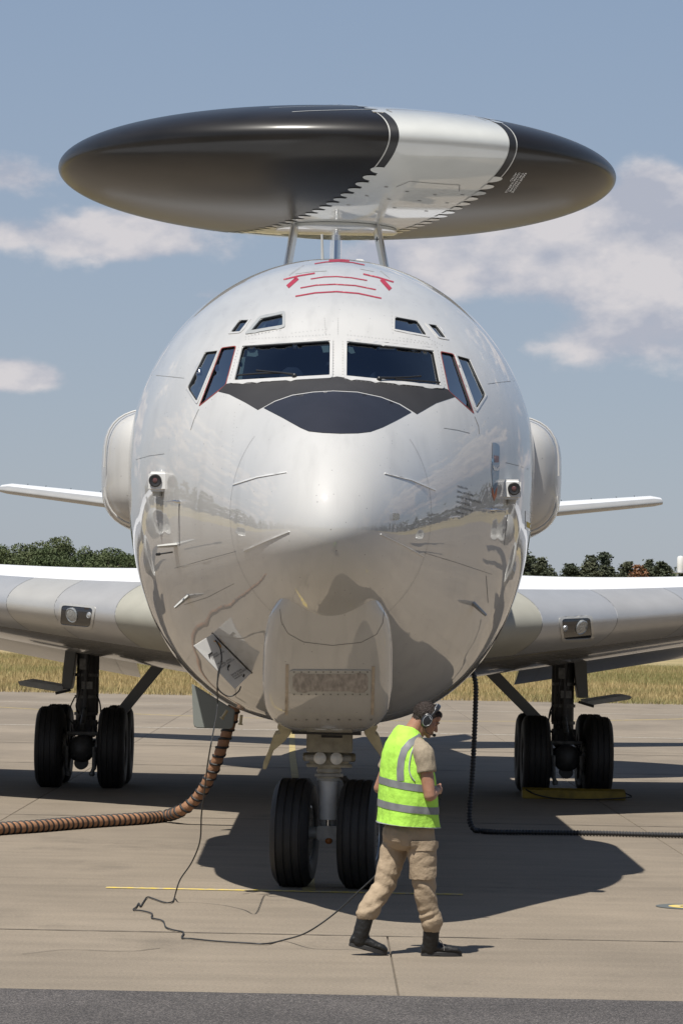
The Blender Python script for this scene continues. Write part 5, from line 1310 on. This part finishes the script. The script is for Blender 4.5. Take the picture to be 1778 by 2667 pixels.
def child(name, me, m, parent=person):
    o = bpy.data.objects.new(name, me); COL.objects.link(o); me.materials.append(m); me.shade_smooth(); o.parent = parent
    if parent is person: o.matrix_parent_inverse = Matrix.Translation(-PO)
    return o
# eye, brow
for w_ in (1, -1):
    t = MB(); hball(t, (.086, -.004, .024*w_), (.008, .0045, .010), 10); t.build('eye', mat('eye_dark', (.05, .035, .03), .3), person)
    t = MB(); chain(t, [hd(.099, .020, .010*w_), hd(.099, .024, .024*w_), hd(.088, .020, .040*w_)], [.0035, .004, .003]); t.build('eyebrow', HAIR, person)
# hair: short crop
def make_hair():
    t = MB(); hball(t, (-.014, .033, 0), (.0975, .088, .0795), 40); hball(t, (.058, .072, 0), (.036, .026, .052), 24); hball(t, (.078, .074, 0), (.016, .012, .030), 16); hball(t, (-.046, -.026, 0), (.047, .058, .056), 24)
    me = remesh(t, .0042, 2, lambda c: .003*mnoise.noise(c*110)+.0025*mnoise.noise(c*240))
    bm = bmesh.new(); bm.from_mesh(me); kill = []
    for f in bm.faces:                                 # keep what lies behind a ragged hairline
        p = HM.transposed() @ (f.calc_center_median()-HC); u, v = p.x, p.z; j = .006*mnoise.noise(f.calc_center_median()*120)
        line = .052 if u > .055 else (.052-(.055-u)*1.9 if u > .012 else (-.03 if u > -.03 else -.088+.25*(u+.09)))
        if v < line+j: kill.append(f)
    bmesh.ops.delete(bm, geom=kill, context='FACES'); bm.to_mesh(me); bm.free(); return me
hm = make_hair(); hair = child('hair', hm, HAIR)
def strands():
    rj = random.Random(3); v = []; f = []; ps = list(hm.polygons)
    for k in range(5200):
        p = ps[rj.randrange(len(ps))]; c = p.center; n = p.normal; u, w = frame(n); a = rj.random()*6.28; s_ = (u*math.cos(a)+w*math.sin(a))*.0011
        tip = c+(n*.8+Vector((rj.uniform(-.6, .6), rj.uniform(-.6, .6), rj.uniform(-.6, .3)))).normalized()*rj.uniform(.004, .010); b = len(v); v += [c-s_, c+s_, tip]; f.append((b, b+1, b+2))
    o = obj('hair_strands', pymesh(v, f), mat('hair_strand', (.03, .02, .015), .6), None, False); o.parent = hair; return tag(o, kind='stuff')
strands()
# clothes
def folds(amp, sc, st=(1, 1, 1)):
    return lambda c: amp*(mnoise.noise(Vector((c.x*sc*st[0], c.y*sc*st[1], c.z*sc*st[2])))+.5*mnoise.noise(Vector((c.x*sc*2.1*st[0]+7, c.y*sc*2.1*st[1], c.z*sc*2.1*st[2]))))
tee = MB()
for S_, E_, q in ((RS, RE, .47), (LS, LE, .52)):
    chain(tee, [NB.lerp(S_, .35)+Vector((0, 0, -.02)), S_+Vector((0, 0, -.01))], [.085, .078])
    e = S_.lerp(E_, q); d = (E_-S_).normalized(); u, w = frame(d); rr = []
    for t, r in ((-.12, .070), (.1, .078), (.35, .079), (.65, .077), (.92, .076), (1.0, .074)): rr.append([S_.lerp(e, t)+(u*math.cos(x)+w*math.sin(x))*r for x in [2*math.pi*k/28 for k in range(28)]])
    tee.add(*loft(rr))
chain(tee, [NB+Vector((0, 0, -.02)), L3(-.03, 0, 1.40), L3(-.02, 0, 1.2)], [.084, .135, .135])
child('t_shirt', remesh(tee, .006, 3, folds(.006, 16, (1.5, 1.5, .7))), TEE)
# vest: flared shell, open below
VR = [(.925, -.016, .216, .252), (1.0, -.014, .209, .249), (1.1, -.016, .203, .246), (1.2, -.02, .196, .243), (1.3, -.028, .184, .238), (1.38, -.036, .172, .230), (1.45, -.040, .158, .212), (1.51, -.038, .138, .188), (1.555, -.032, .115, .158), (1.595, -.028, .100, .122), (1.625, -.024, .086, .094), (1.645, -.020, .078, .082)]
def make_vest():
    t = MB(); rg_ = [ering(L3(f0, 0, z), PF, PR, a, b, 2.35, 48) for z, f0, a, b in VR]
    for r_ in rg_:
        for v_ in r_: v_.z -= (v_-PO).dot(PF)*.32*max(0, min(1, (v_.z-1.38)/.2))
    t.add(*loft(rg_))
    fo = folds(.010, 8, (1.7, 1.7, .7))
    def d(c):
        z = c.z; hem = max(0, (1.06-z)/.14); return fo(c)*(.7+.8*hem) + .010*hem*math.sin(17*(c.x*.8+c.y))
    me = remesh(t, .009, 4, d); bm = bmesh.new(); bm.from_mesh(me)
    bmesh.ops.bisect_plane(bm, geom=bm.verts[:]+bm.edges[:]+bm.faces[:], plane_co=PO+Vector((0, 0, .948)), plane_no=Vector((.06, 0, 1)).normalized(), clear_inner=True)
    bm.to_mesh(me); bm.free(); return me
vme = make_vest(); VB = bmesh.new(); VB.from_mesh(vme); VBVH = BVHTree.FromBMesh(VB)
vest = child('safety_vest', vme, HV)
def vest_band(name, z, slope, h, m, off=.0035):
    bm = VB.copy(); n = Vector((slope, -.04, 1)).normalized(); c = PO+Vector((0, 0, z))
    for s_, k in ((1, -h/2), (-1, h/2)): bmesh.ops.bisect_plane(bm, geom=bm.verts[:]+bm.edges[:]+bm.faces[:], plane_co=c+n*k, plane_no=n*s_, clear_inner=True)
    bm.normal_update()
    for v in bm.verts: v.co += v.normal*off
    me = bmm(bm); me.materials.append(m); me.shade_smooth(); o = bpy.data.objects.new(name, me); COL.objects.link(o); o.parent = vest; return o
vest_band('reflective_band', 1.245, .13, .052, REF); vest_band('reflective_band', 1.085, .10, .052, REF); vest_band('hem_piping', .955, .06, .010, PIPE, .004)
vb = decal('reflective_band', band([(1096, 1917), (1089, 1923), (1069, 1934), (1053, 1953), (1045, 1978), (1042, 2005), (1043, 2034)], 18), REF, vest, .0035, 5, bvh=VBVH)
q_ = []
for x, y in [(1096, 1929), (1083, 1939), (1073, 1955), (1067, 1978), (1065, 2003), (1070, 2022), (1079, 2034)]:
    h_, n_ = hit(x, y, VBVH)
    if h_ is not None: q_.append(h_+n_*.004)
MB().tube(spline(q_, 5), .005, 6).build('armhole_piping', PIPE, vest)
# trousers
RH, RK, RA = L3(.035, .10, .90), L3(.075, .115, .475), L3(.143, .10, .225)
LH, LK, LA = L3(-.03, -.10, .90), L3(-.150, -.10, .50), L3(-.300, -.085, .305)
tr = MB(); tr.add(*loft([ering(L3(-.005, 0, z), PF, PR, a, b, 2.3, 32) for z, a, b in ((.80, .155, .185), (.86, .16, .195), (.93, .155, .19), (1.0, .145, .18), (1.02, .14, .175))]))
chain(tr, [RH, RH.lerp(RK, .5), RK, RK.lerp(RA, .5), RA], [.112, .100, .082, .076, .072]); chain(tr, [LH, LH.lerp(LK, .5), LK, LK.lerp(LA, .5), LA], [.112, .098, .080, .076, .072])
capsule(tr, L3(-.06, .06, .88), L3(-.06, -.06, .88), .12, .12)
for A_, K_ in ((RA, RK), (LA, LK)):
    d = (K_-A_).normalized(); capsule(tr, A_+d*.035+PF*.012, A_+d*.05+PF*.012, .080, .083)
def tdisp(c):
    z = c.z; f = folds(.0042, 10, (1.3, 1.3, 1.0))(c); r = (c-PO).dot(PR)
    K = RK if r > 0 else LK; A_ = RA if r > 0 else LA
    k1 = math.exp(-((z-K.z-.02)/.11)**2); k2 = math.exp(-((z-A_.z-.06)/.07)**2); k3 = math.exp(-((z-.78)/.10)**2)
    dg_ = c.x*.9+c.y*.3
    wv = 4*mnoise.noise(c*7); return f*1.3 + k1*.0035*math.sin(62*(z+.65*dg_)+wv) + k2*.004*math.sin(80*(z-.3*dg_)+wv) + k3*.003*math.sin(48*(z-.9*dg_)+wv)
tme = remesh(tr, .0065, 3, tdisp); TBVH = BVHTree.FromPolygons([v.co.copy() for v in tme.vertices], [tuple(p.vertices) for p in tme.polygons])
trousers = child('cargo_trousers', tme, TRS)
decal('cargo_pocket', rnd_poly([(1071, 2196), (1131, 2196), (1131, 2285), (1118, 2290), (1071, 2290)], 5, 3), TRS, trousers, .004, 5, bvh=TBVH, thick=.014)
decal('pocket_flap', rnd_poly([(1068, 2190), (1133, 2190), (1133, 2208), (1126, 2215), (1078, 2216), (1070, 2208)], 4, 3), TRS, trousers, .018, 5, bvh=TBVH, thick=.006)
# boots
def boot(heel, toe, lift_h, top, name, laces):
    """heel/toe: ground points; lift_h raises the heel"""
    heel, toe = Vector(heel), Vector(toe); hz = Vector((0, 0, lift_h)); a = heel+hz; d = (toe-a); ln = d.length; d = d.normalized(); s_ = d.cross(Vector((0, 0, 1))).normalized(); up = s_.cross(d)
    def P(x, y, z): return a+d*x*ln+s_*y+up*z
    t = MB(); rr = []
    for x, w_, zt in ((.0, .028, .075), (.05, .040, .10), (.25, .044, .11), (.42, .044, .100), (.58, .048, .088), (.75, .051, .078), (.88, .048, .070), (.96, .036, .056), (.995, .02, .045)):
        rr.append([P(x, w_*math.cos(k), .018+(zt-.018)*(.5+.5*math.sin(k))) for k in [2*math.pi*j/20 for j in range(20)]])
    t.add(*loft(rr)); an = P(.22, 0, .06)
    capsule(t, an, Vector(top), .058, .060, 20); capsule(t, P(.40, 0, .065), P(.26, 0, .115), .036, .040, 16)
    b = child(name, remesh(t, .0055, 3, folds(.0025, 30)), BOOT)
    sm = MB(); out = []
    for k in range(28):
        t_ = 2*math.pi*k/28; x = .5+.505*math.cos(t_); w_ = (.046 if x > .45 else .040)*(1 if abs(math.cos(t_)) < .7 else .95); out.append((x, w_*math.copysign(abs(math.sin(t_))**.7, math.sin(t_))))
    bot = [P(x, y*1.1, .0 if (x < .30 or x > .40) else .006) for x, y in out]; topr = [P(x, y*1.12, .030+.008*(x < .3)) for x, y in out]
    sm.add(*loft([bot, topr])); so = sm.build('sole', SOLE, None, bevel=.003); so.parent = b
    lc = MB()
    for k in range(4):
        x = .34+.07*k; z = .115-.014*k
        lc.tube(spline([P(x, -.034, z-.02), P(x+.02, 0, z+.006), P(x, .034, z-.02)], 4), .0028, 5)
    if laces:
        p = P(.36, .045, .10); lc.tube(spline([p, p+d*.02+up*.02, p+d*.05-up*.02, p+d*.055-up*.055], 5), .003, 5); lc.tube(spline([p, p-d*.03+up*.015, p-d*.05-up*.03], 5), .003, 5)
    lo = lc.build('laces', mat('lace', (.20, .19, .18), .8) if laces else BOOT, None); lo.parent = b
    return b
gh, gt = gnd(1096, 2491), gnd(1201, 2489); gt.y = gh.y+.03
boot(gh+Vector((0, .04, 0)), gt+Vector((0, .04, 0)), .0, RA+Vector((0, 0, -.01)), 'boot', True)
lh, lt = gnd(907, 2487), gnd(1006, 2486); 
boot(Vector((lh.x, LA.y, 0)), Vector((lt.x, LA.y+.03, 0)), .068, LA+Vector((.0, 0, -.03)), 'boot', False)
VB.free()
# headset: worn, not part of him
hs = thing('headset', 'black aviation headset with boom microphone worn over short dark hair', 'headset', tuple(HC))
HSB = mat('headset_black', (.014, .014, .015), .35, coat=.3); HSG = mat('headset_grey_trim', (.35, .36, .37), .35, metal=.4)
for w_ in (1, -1):
    ax_ = HM @ Vector((0, -w_, 0)); c = hd(.0, -.012, .070*w_); t = MB()
    t.lathe([(.001, -.005), (.044, -.005), (.050, .004), (.050, .016), (.043, .022), (.041, .032), (.034, .040), (.001, .043)], (0, 0, 0), (0, 0, 1), 28)
    u = HM @ Vector((1, 0, 0)); v = HM @ Vector((0, 0, 1))
    pts = [c+u*p.x*.82+v*p.y*1.14+ax_*p.z for p in t.v]; mb = MB(); mb.add(pts, t.f); cup = mb.build('ear_cup', HSB, hs)
    rg = MB(); rg.tube([c+ax_*.0375+u*.030*math.cos(k)+v*.042*math.sin(k) for k in [2*math.pi*j/30 for j in range(31)]], .0022, 6); rg.build('cup_trim', HSG, cup)
    MB().box(c+ax_*.0425+v*.026+u*.008, (.028, .004, .006), HM @ Matrix.Rotation(R(30), 3, 'Y')).build('cup_badge', HSG, cup)
bw = []
for k in range(25):
    t = math.pi*k/24; w_ = math.cos(t)*.092; v_ = .03+.103*math.sin(t)**.8; bw.append((.018*math.sin(t)+.012, v_, w_))
rr = []
for i_, (u_, v_, w_) in enumerate(bw):
    a_ = math.pi*i_/24; th_ = .009 if 3 < i_ < 21 else .005; wd = .018 if 3 < i_ < 21 else .009
    o_ = Vector((0, math.sin(a_), math.cos(a_))); rr.append([hd(u_+wd*math.cos(k), v_+th_*math.sin(k)*o_.y, w_+th_*math.sin(k)*o_.z) for k in [2*math.pi*j/12 for j in range(12)]])
mb = MB(); mb.add(*loft(rr)); mb.build('headband', HSB, hs, ang=60)
MB().tube([hd(u_-.016, v_+.004, w_) for u_, v_, w_ in bw[4:21]], .003, 6).build('headband_trim', HSG, hs)
for w_ in (1, -1): MB().tube([hd(.012, .05, .088*w_), hd(.004, .02, .092*w_)], .006, 8).build('headband_yoke', HSB, hs)
mp_ = [hd(.01, -.055, .085), hd(.04, -.085, .080), hd(.085, -.082, .050), hd(.112, -.072, .022)]
MB().tube(spline(mp_, 5), .003, 6).build('microphone_boom', HSB, hs); MB().ball(mp_[-1], (.014, .012, .012), 12).build('microphone', mat('mic_foam', (.01, .01, .01), .9), hs)
# cord clip and push-to-talk box in his hands
t = L3(.215, .03, 1.19); ptt = MB().box(t, (.05, .05, .11)).build('talk_switch_box', HSB, None, bevel=.008); tag(rebase(ptt, t), 'small black talk switch box held in both hands', 'switch box')
